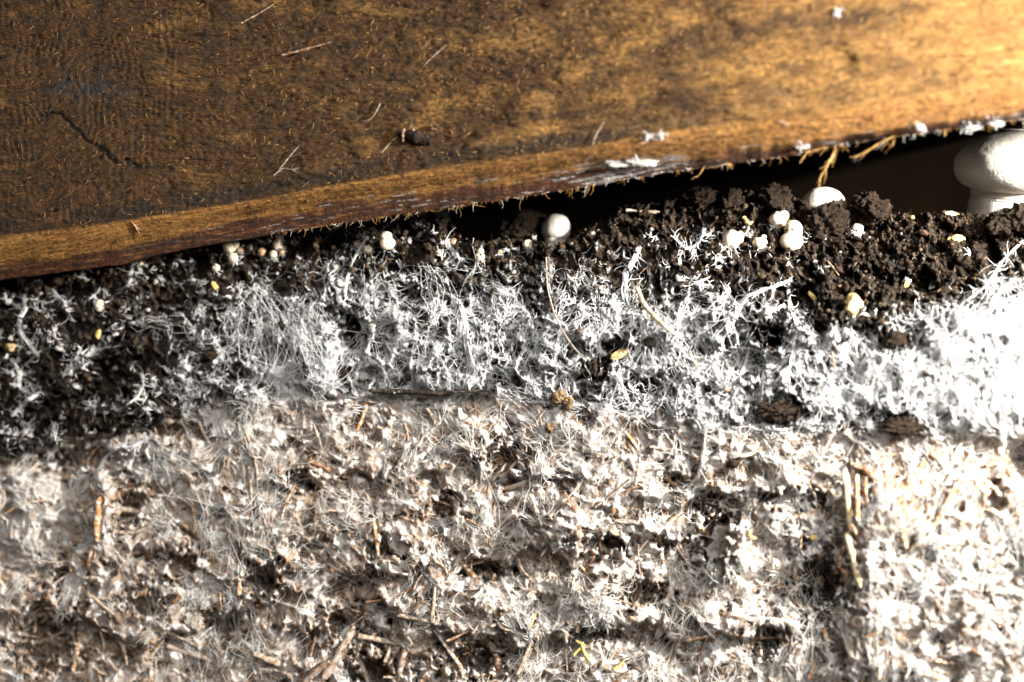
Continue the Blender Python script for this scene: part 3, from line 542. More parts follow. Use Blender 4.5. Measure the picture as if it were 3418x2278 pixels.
def peat():
    n = 6500; u = R.uniform(-250, 3680, n); v = skyline(u) + R.gamma(1.3, 150, n) - 6; k = (R.random(n) > 0.85 * samp(COV, u, v)) & (v < seam(u) + 20); u, v = u[k], v[k]; n = len(u); t = np.linspace(0, 1, 4)
    pu, pv = wander(u, v, R.uniform(0, 6.28, n), R.gamma(3, 5, n) + 5, 4, R.normal(0, 1.2, n), 0.3); h = 2 + R.uniform(0, 9, n)[:, None] * np.sin(.4 + 2.4 * t)[None]
    V_, F_ = tubes(surf(pu, pv, h, smooth=False), (R.uniform(.8, 2.6, n)[:, None] * (1.1 - .6 * t)[None]) * PX)
    k = R.random(n)[:, None]; col = np.where(k < 0.7, np.array([[0.024, 0.015, 0.009]]), np.where(k < 0.93, np.array([[0.060, 0.035, 0.018]]), np.array([[0.22, 0.14, 0.07]])))
    tag(mk("peat_fibres", V_, F_, M_fibre, col=np.repeat(col, 12, 0)), "short brown peat fibres bristling from the casing soil", "peat fibres", None, "stuff")
peat()
n_ = 2600; cu = R.uniform(-250, 3650, n_); cv = R.uniform(700, 1540, n_)
k = (cv > skyline(cu) + 10) & (cv < seam(cu)) & (R.random(n_) < np.where((cu > 2620) & (cv < 1050), 0.12, 0.5)) & (fbm(cu / 110, cv / 110, octv=2, seed=233) > -0.05); cu, cv = cu[k][:800], cv[k][:800]
lumps("mycelium_crumbs", cu, cv, R.gamma(2.2, 1.9, len(cu)) + 1.5, 6, M_flake, "ragged white mycelium bits dotting the dark casing soil", "mycelium bits", 1, 0.9)
def strips(u, v, L, w, th, ang, pitch, h, K=5, bendy=0.045, jag=0.25):
    """flat straw pieces: (N) arrays in px -> list of (verts, quads) for one piece template of K rings x 4"""
    n = len(u); t = np.linspace(-.5, .5, K); bend = R.normal(0, bendy, n)
    pu = u[:, None] + np.cos(ang)[:, None] * L[:, None] * t - np.sin(ang)[:, None] * (bend * L)[:, None] * (t * t * 4)
    pv = v[:, None] + np.sin(ang)[:, None] * L[:, None] * t + np.cos(ang)[:, None] * (bend * L)[:, None] * (t * t * 4)
    yc = base_y(u) - PX * (samp(Hsm, u, v) + h); yy = yc[:, None] - PX * (np.sin(pitch)[:, None] * L[:, None] * t)
    c = P(pu, pv, yy); ws = w[:, None] * (1 + R.normal(0, 0.13, (n, K))); ws[:, 0] *= 1 - jag * 1.6 * R.random(n); ws[:, -1] *= 1 - jag * 1.6 * R.random(n)
    sd = np.stack([-np.sin(ang), np.zeros(n), -np.cos(ang)], -1); ro = R.normal(0, 0.6, n); sd = sd * np.cos(ro)[:, None]; sd[:, 1] = np.sin(ro)
    nr = np.cross(np.stack([np.cos(ang), np.zeros(n), -np.sin(ang)], -1), sd)
    offs = [(1, 0), (0.45, 1), (-0.45, 1), (-1, 0), (0, -0.8)]
    V = np.stack([c + sd[:, None] * (ws * a * PX / 2)[..., None] + nr[:, None] * (th[:, None, None] * b * PX / 2) for a, b in offs], 2)
    m = len(offs); i = np.arange(K * m).reshape(K, m); nx = np.roll(i, -1, 1)
    F = np.stack([i[:-1], nx[:-1], nx[1:], i[1:]], -1).reshape(-1, 4)
    F = np.concatenate([F, [[0, 1, 2, 3], [0, 3, 4, 0]][:1], [[i[-1, 3], i[-1, 2], i[-1, 1], i[-1, 0]]]])
    return V.reshape(n, K * m, 3), F
def strip_stuff(name, n, dens, vlo, vhi, Lr, wr, mats, label, cat, h=(0, 14)):
    u, v = pick(n, dens, vlo, vhi); n = len(u)
    V, F = strips(u, v, R.gamma(4, Lr / 4, n), R.gamma(4, wr / 4, n), R.uniform(2, 5, n), fbm(u / 150, v / 150, octv=2, seed=211) * 2.5 + R.normal(1.3, 0.7, n), R.normal(0, 0.4, n), R.uniform(*h, n), K=4)
    k = V.shape[1]; Ff = (F[None] + (np.arange(n) * k)[:, None, None]).reshape(-1, 4)
    tag(mk(name, V.reshape(-1, 3), Ff, mats), label, cat, None, "stuff")
def dchip(u, v): return np.where(v > seam(u) + 10, 1.0, 0)
strip_stuff("straw_chips", 420, dchip, 1320, 2500, 40, 9, M_grey, "small pale coated straw chips bedded in the compost", "straw chips", (-10, 4))
strip_stuff("straw_slivers", 260, dchip, 1320, 2500, 32, 6, M_orange, "tiny orange brown straw slivers showing through the compost", "straw slivers", (-8, 6))
strip_stuff("straw_slivers", 320, dchip, 1320, 2500, 40, 9, M_brown, "small dark brown straw slivers in the compost", "straw slivers", (-6, 6))
def flaps(u, v, w, hgt, ang, lift, K=7):
    n = len(u); a = np.linspace(-1, 1, K); A, B = np.meshgrid(a, np.linspace(0, 1, K)); A = A.ravel(); B = B.ravel(); ph = R.uniform(0, 90, (n, 1))
    rag = 1 + 0.55 * fbm(A[None] * 2.6 + ph, B[None] * 0.6 + ph, octv=3, seed=217, gain=0.8) * B[None]
    x = A[None] * w[:, None] / 2 * (1 - 0.45 * B[None] ** 2 + 0.5 * fbm(B[None] * 2.4 + ph, ph + 0 * A[None], octv=3, seed=218, gain=.8)); yv = B[None] * hgt[:, None] * rag
    pu = u[:, None] + x * np.cos(ang)[:, None] - yv * np.sin(ang)[:, None]; pv = v[:, None] + x * np.sin(ang)[:, None] + yv * np.cos(ang)[:, None]
    h = lift[:, None] * (B ** 1.3)[None] + 1.5 * R.normal(0, 1, (n, K * K)) + 2 + 14 * fbm(pu / 30, pv / 30, octv=3, seed=213)
    y = base_y(pu) - PX * (samp(Hsm, u, v)[:, None] * 0.5 + samp(Hsm, pu, pv) * 0.5 + h)
    return P(pu, pv, y), gridF(K, K)
u, v = pick(70, lambda u, v: dcom(u, v) * (v > seam(u) + 30), 1340, 2500); n = len(u)
V, Fq = flaps(u, v, R.gamma(5, 11, n), R.gamma(5, 8, n), R.normal(0, 0.8, n), R.uniform(4, 40, n))
tag(mk("mycelium_flakes", V.reshape(-1, 3), (Fq[None] + (np.arange(n) * 49)[:, None, None]).reshape(-1, 4), material("torn_mat", (0.42, 0.36, 0.30), rough=0.9, transl=0.2, noise=[(260, (0.54, 0.50, 0.46), 0.45, 0.7), (700, (0.25, 0.16, 0.10), 0.56, 0.7)], bump=[(800, 0.0009), (2600, 0.0004)])), "torn grey flakes of mycelium mat lifting off the compost", "mycelium flakes", None, "stuff")

# ------------------------------------------------------------------ things
def blob(name, u, v, ru, rv, mat, parent=None, h=None, y=None, sub=3, amp=0.10, freq=1.3, tilt=0.0, deep=0.9):
    Vi, Fi = ICO[sub]; ph = R.uniform(0, 80, 3); q = Vi * freq + ph
    if amp > 0.25: q = q + 0.18 * np.stack([perlin(q[:, 0] * 2, q[:, 1] * 2, q[:, 2] * 2, s_) for s_ in (31, 32, 33)], -1)
    d = 1 + amp * (perlin(q[:, 0], q[:, 1], q[:, 2], 3) + 0.5 * perlin(q[:, 0] * 2.1, q[:, 1] * 2.1, q[:, 2] * 2.1, 4) + (0.42 * perlin(q[:, 0] * 4.3, q[:, 1] * 4.3, q[:, 2] * 4.3, 4) + 0.36 * perlin(q[:, 0] * 9, q[:, 1] * 9, q[:, 2] * 9, 4) if amp > 0.25 else 0))
    if y is None: y = float(base_y(u) - PX * (samp(Hsm, u, v) + (0.35 * ru if h is None else h)))
    k = PX * (y + D) / D; X = Vi * d[:, None] * np.array([ru, deep * min(ru, rv), rv]) * k; X = X @ rot(tilt, 'y').T
    c = P(u, v, y); o = mk(name, X, Fi, mat, parent)
    o.location = c if parent is None else c - np.array(parent.location)
    return o
def empty(name, loc):
    o = bpy.data.objects.new(name, None); C.objects.link(o); o.location = loc; o.empty_display_size = 0.005; return o
def strand_obj(name, pts, rad, mat, label=None, cat=None, group=None, parent=None, white_=False, sides=6):
    """one tapered tube through world points"""
    pts = np.array(pts, float); s = np.r_[0, np.cumsum(np.linalg.norm(np.diff(pts, axis=0), axis=1))]; K = max(8, len(pts) * 5); q = np.linspace(0, s[-1], K)
    c = np.stack([np.interp(q, s, pts[:, i]) for i in range(3)], -1)
    for _ in range(3): c[1:-1] = (c[:-2] + 2 * c[1:-1] + c[2:]) / 4
    rr = np.interp(np.linspace(0, 1, K), np.linspace(0, 1, len(rad)), rad) * PX * (1 + 0.16 * R.normal(0, 1, K))
    V_, F_ = tubes(c[None], rr[None], sides); col = np.repeat(white(1, 0.35), len(V_), 0) if white_ else None
    o = mk(name, V_, F_, mat, parent, col=col)
    return tag(o, label, cat, group)

# mushrooms
def mushroom(u, v, R_cap, H_cap, r_stem, H_stem, y, label, tilt=0.0, lean=0.0, ring=True, stem_flare=1.1):
    k = PX * (y + D) / D; root = empty("mushroom", P(u, v, y)); tag(root, label, "mushroom", "white button mushrooms standing on the bed")
    Rt = rot(tilt, 'y') @ rot(lean, 'x')
    def part(name, prof, amp, fr, par=root, n=56):
        V_, F_ = lathe(prof, n); ph = R.uniform(0, 50, 3); q = V_ / R_cap * fr + ph
        d = amp * (perlin(q[:, 0], q[:, 1], q[:, 2], 8) + 0.4 * perlin(q[:, 0] * 3, q[:, 1] * 3, q[:, 2] * 3, 9)); rr = np.linalg.norm(V_[:, :2], axis=1, keepdims=True) + 1e-6
        V_[:, :2] *= 1 + d[:, None] ; V_[:, 2] += d * R_cap * 0.4
        return mk(name, (V_ @ Rt.T) * k, F_, M_cap, par)
    part("stem", [(0.1, -H_stem), (r_stem * stem_flare, -H_stem), (r_stem * (1 + stem_flare) / 2, -H_stem * 0.45), (r_stem * 0.97, -H_stem * 0.2), (r_stem * 0.94, 6), (0.1, 8)], 0.012, 2.5)
    cap = part("cap", [(r_stem * 0.9, -2), (R_cap * 0.70, -4), (R_cap * 0.76, 0), (R_cap * 0.88, H_cap * 0.07), (R_cap * 0.97, H_cap * 0.19), (R_cap, H_cap * 0.35), (R_cap * 0.975, H_cap * 0.54), (R_cap * 0.86, H_cap * 0.70), (R_cap * 0.66, H_cap * 0.87), (R_cap * 0.36, H_cap * 0.975), (0.1, H_cap)], 0.014, 1.8)
    if ring:
        part("veil", [(r_stem * 0.9, -R_cap * 0.14), (r_stem * 1.0, -R_cap * 0.14), (R_cap * 0.70, -R_cap * 0.115), (R_cap * 0.715, -R_cap * 0.08), (R_cap * 0.70, -R_cap * 0.05), (R_cap * 0.72, -R_cap * 0.02), (R_cap * 0.725, 3)], 0.035, 5, cap)
    return root
mushroom(3400, 634, 211, 200, 150, 140, 0.013, "large white button mushroom with closed veil and thick stem, cut by right edge", 0.03, 0.24, True, 1.02)
mushroom(2744, 738, 77, 112, 50, 60, 0.016, "half buried white button mushroom cap behind a dark soil clod", 0.05, 0.0, False)
mushroom(1853, 796, 49, 81, 36, 70, 0.030, "egg shaped dim white mushroom behind the soil crest, under the board's middle", 0.12, 0, False, 0.7)
mushroom(1432, 765, 70, 84, 45, 60, 0.040, "pale mushroom mostly hidden behind the board edge, only its right side showing", 0, 0, False)

# pins: (label, blobs (u, v, ru, rv), material)
GP = "small white mushroom pins on the casing soil"
pins = [
 ("bright round pin touching the board's underside, largest of the left cluster", [(768,823,23,23),(785,816,13,16)], M_pin),
 ("small cream pin with a dark hole, just below the bright left pin", [(777,860,16,15)], M_pin),
 ("dim beige pin right of the bright left pin", [(801,835,10,9)], M_pinbr),
 ("lone dusty pin beneath the left pin cluster", [(721,894,13,13)], M_pin),
 ("pin wedged against the board's lower edge, top of the five pin cluster", [(934,788,15,13)], M_pin),
 ("oval white pin below the wedged pin, in the five pin cluster", [(926,815,16,18)], M_pin),
 ("round beige pin at left of the five pin cluster", [(874,843,14,14)], M_pinbr),
 ("round pale pin at the bottom of the five pin cluster", [(911,849,13,13)], M_pin),
 ("dim brown pin at right of the five pin cluster", [(941,843,9,10)], M_pinbr),
 ("flattened pin with a dirty crown standing alone left of the gap", [(1293,812,25,24),(1288,790,20,18)], M_pin),
 ("small round beige pin at lower left of the dirty crowned pin", [(1228,834,15,15)], M_pin),
 ("tiny pale yellow pin under the small beige pin", [(1233,869,8,9)], M_pin),
 ("dusty brown pin on the slope left of the gap's bottom", [(1514,808,13,13)], M_pinbr),
 ("upright cream pin with a split top under the gap", [(1602,858,16,16),(1604,840,12,12)], M_pin),
 ("round beige pin below and left of the egg shaped mushroom", [(1762,817,18,17)], M_pin),
 ("tiny pale pin above the round beige pin", [(1782,787,8,6)], M_pin),
 ("small brown pin between the cream and the beige pins", [(1669,842,9,9)], M_pinbr),
 ("two lobed cream pin high on the crest left of the buried cap", [(2597,735,29,27),(2612,722,20,19)], M_pin),
 ("biggest pin, domed and bulging, below the two lobed pin", [(2648,768,29,32),(2642,806,40,34)], M_pin),
 ("round dirty pin left of the lumpy pins, with thin root threads", [(2443,800,32,33),(2470,790,13,18)], M_pin),
 ("low lumpy pin with small side buds left of the biggest pin", [(2536,814,25,22),(2556,834,11,9),(2549,791,10,8)], M_pin),
 ("clean round pin with a bud beneath, right of the half buried cap", [(2862,762,19,17),(2869,778,14,13)], M_pin),
 ("pink tinged pin in the dark soil at left", [(333,1020,17,20)], M_pin),
 ("tiny bright pin beside a slanting white thread at far left", [(470,884,9,11)], M_pin),
 ("small brown pin right of the egg shaped mushroom's foot", [(1878,825,10,12)], M_pinbr),
 ("dim beige pin right of the five pin cluster under the board", [(1187,816,10,11)], M_pinbr),
]
for lab, bl, m in pins:
    u0, v0, ru, rv = bl[0]; hh = (1.7 if u0 < 1350 else 0.75) * ru
    o = blob("mushroom_pin", u0, v0, ru, rv, m, h=hh, amp=0.09); tag(o, lab, "mushroom pin", GP)
    n = 16; a = R.uniform(-0.4, math.pi + 0.4, n); pu, pv = wander(u0 + R.normal(0, ru * .5, n), v0 + rv * 0.7 + R.normal(0, rv * .2, n), a, ru * R.uniform(0.6, 1.8, n), 6, R.normal(0, 1, n), 0.35)
    V2, F2 = tubes(surf(pu, pv, 2 + hh * 0.8 * (1 - np.linspace(0, 1, 6))[None] + R.uniform(0, 5, (n, 1))), np.full((n, 6), 0.9 * PX) * R.uniform(.6, 1.5, (n, 1))); c_ = mk("foot_threads", V2 - np.array(o.location), F2, M_fibre, o, col=np.repeat(white(n, .3), 18, 0)); c_["kind"] = "stuff"
    Vi, Fi = ICO[1]; m_ = 7; dd = R.normal(0, 1, (m_, 3)); dd[:, 1] = -np.abs(dd[:, 1]) - .3; dd /= np.linalg.norm(dd, axis=1, keepdims=True)
    Vs_ = (dd * np.array([ru, 0.9 * min(ru, rv), rv]) * PX * 1.0)[:, None] + Vi[None] * (R.gamma(3, .5, (m_, 1, 1)) + .8) * R.uniform(.5, 1.2, (m_, 12 + 30, 3)) * PX
    c_ = mk("dirt_specks", Vs_, (Fi[None] + (np.arange(m_) * len(Vi))[:, None, None]).reshape(-1, 3), M_crumb, o); c_["kind"] = "stuff"
    y_ = o.location[1]
    for (a, b, c, d) in bl[1:]:
        blob("bud", a, b, c, d, m, parent=o, y=y_ - PX * 0.25 * ru, amp=0.09)

# clods
for lab, u, v, ru, rv, h, m, y in [
 ("large dark soil clod in front of the half buried mushroom cap", 2750, 752, 74, 68, 30, M_crumb, 0.006),
 ("upright brown soil clod right of the half buried mushroom cap", 2904, 700, 54, 52, 20, M_crumb, None),
 ("soil clod at the foot of the large mushroom's stem", 3345, 748, 40, 34, 16, M_crumb, -0.012),
 ("dark soil lump at the right edge by the large mushroom", 3410, 730, 40, 42, 20, M_crumb, -0.014),
 ("black unlit soil heap behind the gap's bottom", 1745, 775, 70, 56, 0, M_crumb, 0.035),
 ("jagged dark clod on the crest left of the buried cap", 2590, 662, 46, 40, 15, M_crumb, None),
 ("ragged black clod on the crest at the gap's middle", 2345, 672, 52, 38, 15, M_crumb, None),
 ("small clod on the crest above the two pale pins", 2440, 678, 38, 34, 15, M_crumb, None),
 ("tan crumbly lump in the white mycelium at the middle", 1865, 1327, 28, 27, 34, M_tan, None),
 ("smaller tan lump touching the tan crumbly lump", 1898, 1346, 20, 28, 34, M_tan, None),
 ("dark clod lying at the left end of the dark stick", 1150, 1250, 27, 22, 26, M_crumb, None),
 ("dark clod below the tan husk in the white web", 2168, 1142, 25, 20, 26, M_crumb, None),
 ("wide dark clod in a hollow of white mycelium at right", 2600, 1372, 92, 40, 14, M_crumb, None),
 ("dark crumbly clod above the straw clump at right", 3010, 1420, 80, 38, 16, M_crumb, None),
 ("dark clod in the brightest mycelium at right", 2990, 1138, 48, 32, 18, M_crumb, None),
 ("small dark clod in the compost under the wide clod", 2447, 1546, 26, 20, 18, M_crumb, None),
 ("dark clod by the torn white flap", 2055, 1812, 26, 24, 20, M_crumb, None),
 ("second dark clod right of the clod by the torn flap", 2196, 1806, 30, 26, 16, M_crumb, None),
 ("dark clod nestled in mycelium below the board's left", 700, 1180, 34, 30, 12, M_crumb, None),
 ("brown crumb beside the hollow in the middle compost", 1838, 1428, 20, 18, 22, M_tan, None)]:
    tag(blob("soil_clod", u, v, ru * (0.8 if 1000 < v else 1), rv * (0.8 if 1000 < v else 1), m, h=h - (10 if v > 1000 else 0), y=y, sub=4 if ru > 45 else 3, amp=0.42, freq=1.9), lab, "soil clod", "soil clods on the bed")

# grains, husks, chips
for lab, u, v, ru, rv, tl, m, name in [
 ("orange grain in the dark soil at the far left", 43, 1160, 24, 15, 0.15, M_grain, "grain"),
 ("big cream yellow grain under the brown soil at right", 2848, 1018, 28, 36, 0.2, M_grain, "grain"),
 ("yellow pointed grain on the soil left of the large mushroom's base", 3192, 800, 31, 15, -0.15, M_yel, "grain"),
 ("small yellow grain above the white mycelium at right", 3026, 950, 9, 13, 0.4, M_yel, "grain"),
 ("tan husk lying in the white web right of centre", 2075, 1178, 44, 15, -0.55, M_grain, "husk"),
 ("greenish husk on the brown soil at right", 2712, 990, 8, 21, -0.6, M_yel, "husk"),
 ("yellow husk in the dark soil below the left pins", 717, 957, 9, 20, -0.5, M_yel, "husk"),
 ("pale yellow husk further left in the dark soil", 328, 1113, 9, 20, 0.15, M_yel, "husk"),
 ("tiny yellow husk at the crest near the large mushroom", 3045, 726, 8, 7, 0.5, M_yel, "husk"),
 ("pale flat chip on the crest beside the large mushroom", 3178, 716, 24, 9, 0.2, M_cream, "chip"),
 ("reddish brown bark chip in the soil at right", 3095, 783, 30, 14, 0.4, M_chip, "bark_chip"),
 ("small orange bead in the white web at right", 2430, 1301, 10, 9, 0, M_grain, "bead"),
 ("yellow lump in the compost right of the hollow", 2717, 1795, 14, 9, 0.2, M_yel, "husk"),
 ("tan chip inside the deep hollow at lower right", 2737, 1942, 11, 22, 0.3, M_cream, "chip")]:
    tag(blob(name, u, v, ru, rv, m, h=12 if v > 870 else 7, sub=3, amp=0.24, tilt=tl, deep=0.8), lab, name.replace("_", " "), "grains and husks in the bed")

# straw and sticks one can pick out: (label, u, v, length, width, angle deg from right going down, material, name, height)
sticks = [
 ("dark flat stick lying along the seam at the middle", 1375, 1310, 260, 19, 2, M_dark, "stick", 58),
 ("thin dark twig tip right of the dark flat stick", 1590, 1305, 150, 9, -3, M_dark, "twig", 50),
 ("grey speckled twig on the crest under the gap", 2146, 706, 112, 9, 4, M_grey, "twig", 16),
 ("upright orange straw at the left of the compost", 328, 1735, 150, 26, 94, M_orange, "straw", 26),
 ("short orange straw under the upright orange straw", 300, 1860, 72, 17, 98, M_orange, "straw", 24),
 ("dark upright splinter in the left compost", 806, 1862, 105, 18, 82, M_dark, "straw", 30),
 ("orange straw below the dark upright splinter", 800, 1940, 95, 17, 95, M_orange, "straw", 24),
 ("rust brown straw at the lower left corner", 250, 2195, 130, 28, 100, M_orange, "straw", 24),
 ("pale orange long straw along the edge of the right clump", 2833, 1700, 270, 24, 84, M_cream, "straw", 40),
 ("lower pale straw continuing down the right clump's edge", 2848, 1870, 190, 20, 76, M_cream, "straw", 36),
 ("orange straw split beside the long pale straw", 2862, 1660, 150, 16, 88, M_orange, "straw", 40),
 ("second orange straw split beside the long pale straw", 2890, 1650, 110, 11, 84, M_orange, "straw", 36),
 ("flat brown chip of straw at the top of the right clump", 2866, 1563, 78, 26, 32, M_brown, "straw", 18),
 ("wide flat brown straw in the right clump", 2930, 1605, 130, 27, 38, M_brown, "straw", 18),
 ("narrow brown straw under the wide flat brown straw", 3005, 1668, 90, 20, -55, M_brown, "straw", 16),
 ("long slanting orange straw across the right clump", 3148, 1700, 230, 21, -62, M_orange, "straw", 22),
 ("orange straw near the top of the right clump", 3062, 1575, 90, 15, -55, M_orange, "straw", 22),
 ("cream orange straw joining the flat brown chips", 2985, 1610, 80, 16, -28, M_orange, "straw", 24),
 ("orange straw at the upper rim of the right clump", 3330, 1545, 80, 13, -14, M_orange, "straw", 20),
 ("brown straw at the right rim of the clump", 3385, 1610, 110, 18, 60, M_brown, "straw", 16),
 ("blurred orange straw at the bottom of the right clump", 3113, 2252, 60, 22, 20, M_orange, "straw", 24),
 ("brown upright twig left of the deep hollow", 2677, 1785, 90, 10, 97, M_brown, "twig", 26),
 ("tan straw bridging the top of the deep hollow", 2720, 1862, 90, 12, -18, M_orange, "straw", 36),
 ("reddish twig leaning at the lower middle right", 2341, 2180, 115, 10, 106, M_brown, "twig", 28),
 ("orange chip in the white web at right of centre", 2310, 1198, 52, 11, 68, M_orange, "chip", 30),
 ("thin orange sliver in the bright mycelium", 2780, 1198, 54, 8, 82, M_orange, "sliver", 34),
 ("grey cut straw pointing up from the middle compost", 1668, 1578, 78, 22, -50, M_grey, "straw", 46),
 ("second grey cut straw beside the first, slightly higher", 1710, 1560, 100, 20, -48, M_grey, "straw", 42),
 ("grey brown straw lying under the cut straws", 1690, 1632, 160, 22, -12, M_grey, "straw", 22),
 ("upright brown straw in the lower middle", 1446, 2015, 115, 17, 96, M_grey, "straw", 40),
 ("grey straw lying level left of the upright brown straw", 1400, 2070, 150, 17, 12, M_grey, "straw", 26),
 ("thick grey stem rising at the bottom edge", 1135, 2180, 200, 30, -60, M_grey, "stem", 36),
 ("short grey stem above the thick grey stem", 1222, 2050, 90, 30, -78, M_grey, "stem", 36),
 ("curved grey stem at the bottom middle", 1215, 2235, 130, 26, 70, M_grey, "stem", 40),
 ("brown straw end at the bottom middle edge", 1665, 2235, 110, 24, 80, M_brown, "straw", 26),
 ("cut straw end by the dark slit in the middle", 1737, 1898, 70, 17, 75, M_grey, "straw", 30),
 ("long level straw above the dark slit", 1610, 1870, 190, 18, -18, M_grey, "straw", 22),
 ("dark brown forked twig in the lower right compost", 2105, 2018, 120, 11, 22, M_brown, "twig", 26),
 ("orange straw near the forked twig", 2075, 2055, 54, 13, 68, M_orange, "straw", 24),
 ("yellow sliver in the lower compost", 1769, 2086, 80, 13, -60, M_yel, "sliver", 30),
 ("small yellow sliver at the lower edge", 2066, 2222, 42, 11, -38, M_yel, "sliver", 26),
 ("orange straw behind the left stem of mycelium", 735, 2010, 60, 12, 85, M_orange, "straw", 20),
 ("brown straw lying at the left bottom", 600, 2130, 130, 18, 25, M_grey, "straw", 26),
 ("grey straw crossing the left bottom hollow", 640, 2180, 170, 22, 18, M_grey, "straw", 20),
 ("bent grey stem at the left of the lower compost", 350, 2030, 130, 26, 40, M_grey, "stem", 26),
 ("orange brown straw at the seam in the middle", 1210, 1395, 95, 14, 110, M_orange, "straw", 24),
 ("orange chip right of the seam straw", 1660, 1340, 44, 13, 60, M_orange, "chip", 24),
 ("rust bits of bark in the left compost", 420, 1640, 70, 34, -35, M_brown, "bark_chip", 18),
 ("dark brown straw tip at the left seam", 1160, 1390, 70, 34, -10, M_brown, "bark_chip", 6),
 ("thick grey stem leaning left at the bottom, left of the dark slit", 1345, 2190, 150, 26, -75, M_grey, "stem", 34),
 ("grey stem crossing low under the leaning stem", 1290, 2140, 190, 20, 8, M_grey, "stem", 30),
 ("pale grey stem angled down at the bottom centre", 1500, 2170, 170, 22, 55, M_grey, "stem", 34),
 ("brownish stem under the torn flaps at the bottom centre", 1560, 2110, 150, 18, -25, M_brown, "stem", 20),
 ("grey stem stub at the bottom edge left of centre", 1050, 2240, 110, 28, -40, M_grey, "stem", 34),
 ("slender grey stem leaning right in the lower middle", 1760, 2180, 150, 15, -70, M_grey, "stem", 34),
 ("grey thick straw bedded at the bottom left of centre", 920, 2215, 160, 26, 22, M_grey, "straw", 22),
]
NAMEC = {"straw": "straw", "stick": "stick", "twig": "twig", "chip": "chip", "sliver": "straw sliver", "stem": "straw stem", "bark_chip": "bark chip"}
for lab, u, v, L, w, a, m, nm, h in sticks:
    V_, F_ = strips(np.array([u], float), np.array([v], float), np.array([L], float), np.array([w], float), np.array([w * 0.5]), np.array([math.radians(a)]), R.normal(0, 0.15, 1), np.array([h - 9], float), K=9, bendy=0.02)
    V_[0] += R.normal(0, w * 0.06 * PX, V_[0].shape)
    tag(mk(nm, V_[0], F_, m), lab, NAMEC[nm], "straw and sticks in the bed")
yl = [(1944, 2150, 50, 13, 30), (1950, 2180, 70, 13, 65), (1930, 2172, 44, 12, -40)]
root = None
for (u, v, L, w, a) in yl:
    V_, F_ = strips(np.array([u], float), np.array([v], float), np.array([L], float), np.array([w], float), np.array([w * 0.5]), np.array([math.radians(a)]), np.zeros(1), np.array([34.0]), K=6)
    o = mk("yellow_husk" if root is None else "ray", V_[0], F_, M_yel, root)
    if root is None: root = tag(o, "star shaped yellow husk on the lower compost", "husk", "grains and husks in the bed")
# straw pieces nothing tells apart
u, v = pick(130, dchip, 1420, 2300, 20, 3400); n = len(u)
LS = R.uniform(60, 190, n); WS = R.uniform(7, 19, n); AS = fbm(u / 170, v / 170, octv=2, seed=215) * 2.5 + R.normal(1.2, 0.7, n)
V_, F_ = strips(u, v, LS, WS, R.uniform(4, 9, n), AS, R.normal(0, 0.2, n), R.uniform(-6, 12, n), K=7, bendy=0.07, jag=0.45)
ANCH = [("the tan crumbly lump", 1865, 1335), ("the upright orange straw", 328, 1735), ("the deep hollow", 2735, 1950), ("the star shaped husk", 1944, 2160), ("the dark flat stick", 1375, 1310), ("the thick grey stem", 1135, 2180), ("the grey cut straws", 1690, 1570),
        ("the wide dark clod", 2600, 1372), ("the rust brown straw", 250, 2195), ("the dark slit", 1600, 1890), ("the torn white flap", 2440, 1850), ("the long slanting orange straw", 3148, 1700), ("the dark upright splinter", 806, 1862), ("the long pale straw", 2833, 1700),
        ("the forked twig", 2105, 2018), ("the two pale flaps", 1660, 1980), ("the hanging white strand", 2340, 1530), ("the seam straw", 1210, 1395), ("the pointed pale flap", 270, 1950), ("the rusty bark bits", 420, 1640), ("the reddish twig", 2341, 2180), ("the blurred orange straw", 3113, 2252), ("the upright brown straw", 1446, 2015), ("the left white flake", 790, 1370)]
for i in range(n):
    ci = R.integers(0, 5) if u[i] < 2800 else R.integers(2, 5); mt_ = [M_grey, M_grey, M_grey, M_brown, M_orange][ci]; ti = abs(math.sin(AS[i])); a_, au, av = min(ANCH, key=lambda q: math.hypot(q[1] - u[i], q[2] - v[i]))
    side = ("right of" if u[i] > au else "left of") if abs(u[i] - au) > abs(v[i] - av) else ("below" if v[i] > av else "above")
    lab = " ".join(["short" if LS[i] < 95 else "long" if LS[i] > 150 else "medium", "thin" if WS[i] < 11 else "broad" if WS[i] > 15 else "narrow", "upright" if ti > 0.85 else "level" if ti < 0.45 else "slanting", ["coated grey", "coated grey", "coated grey", "brown", "orange"][ci], "straw piece in compost", side, a_])
    tag(mk("straw", V_[i], F_, mt_), lab, "straw", "coated straw pieces in the compost")

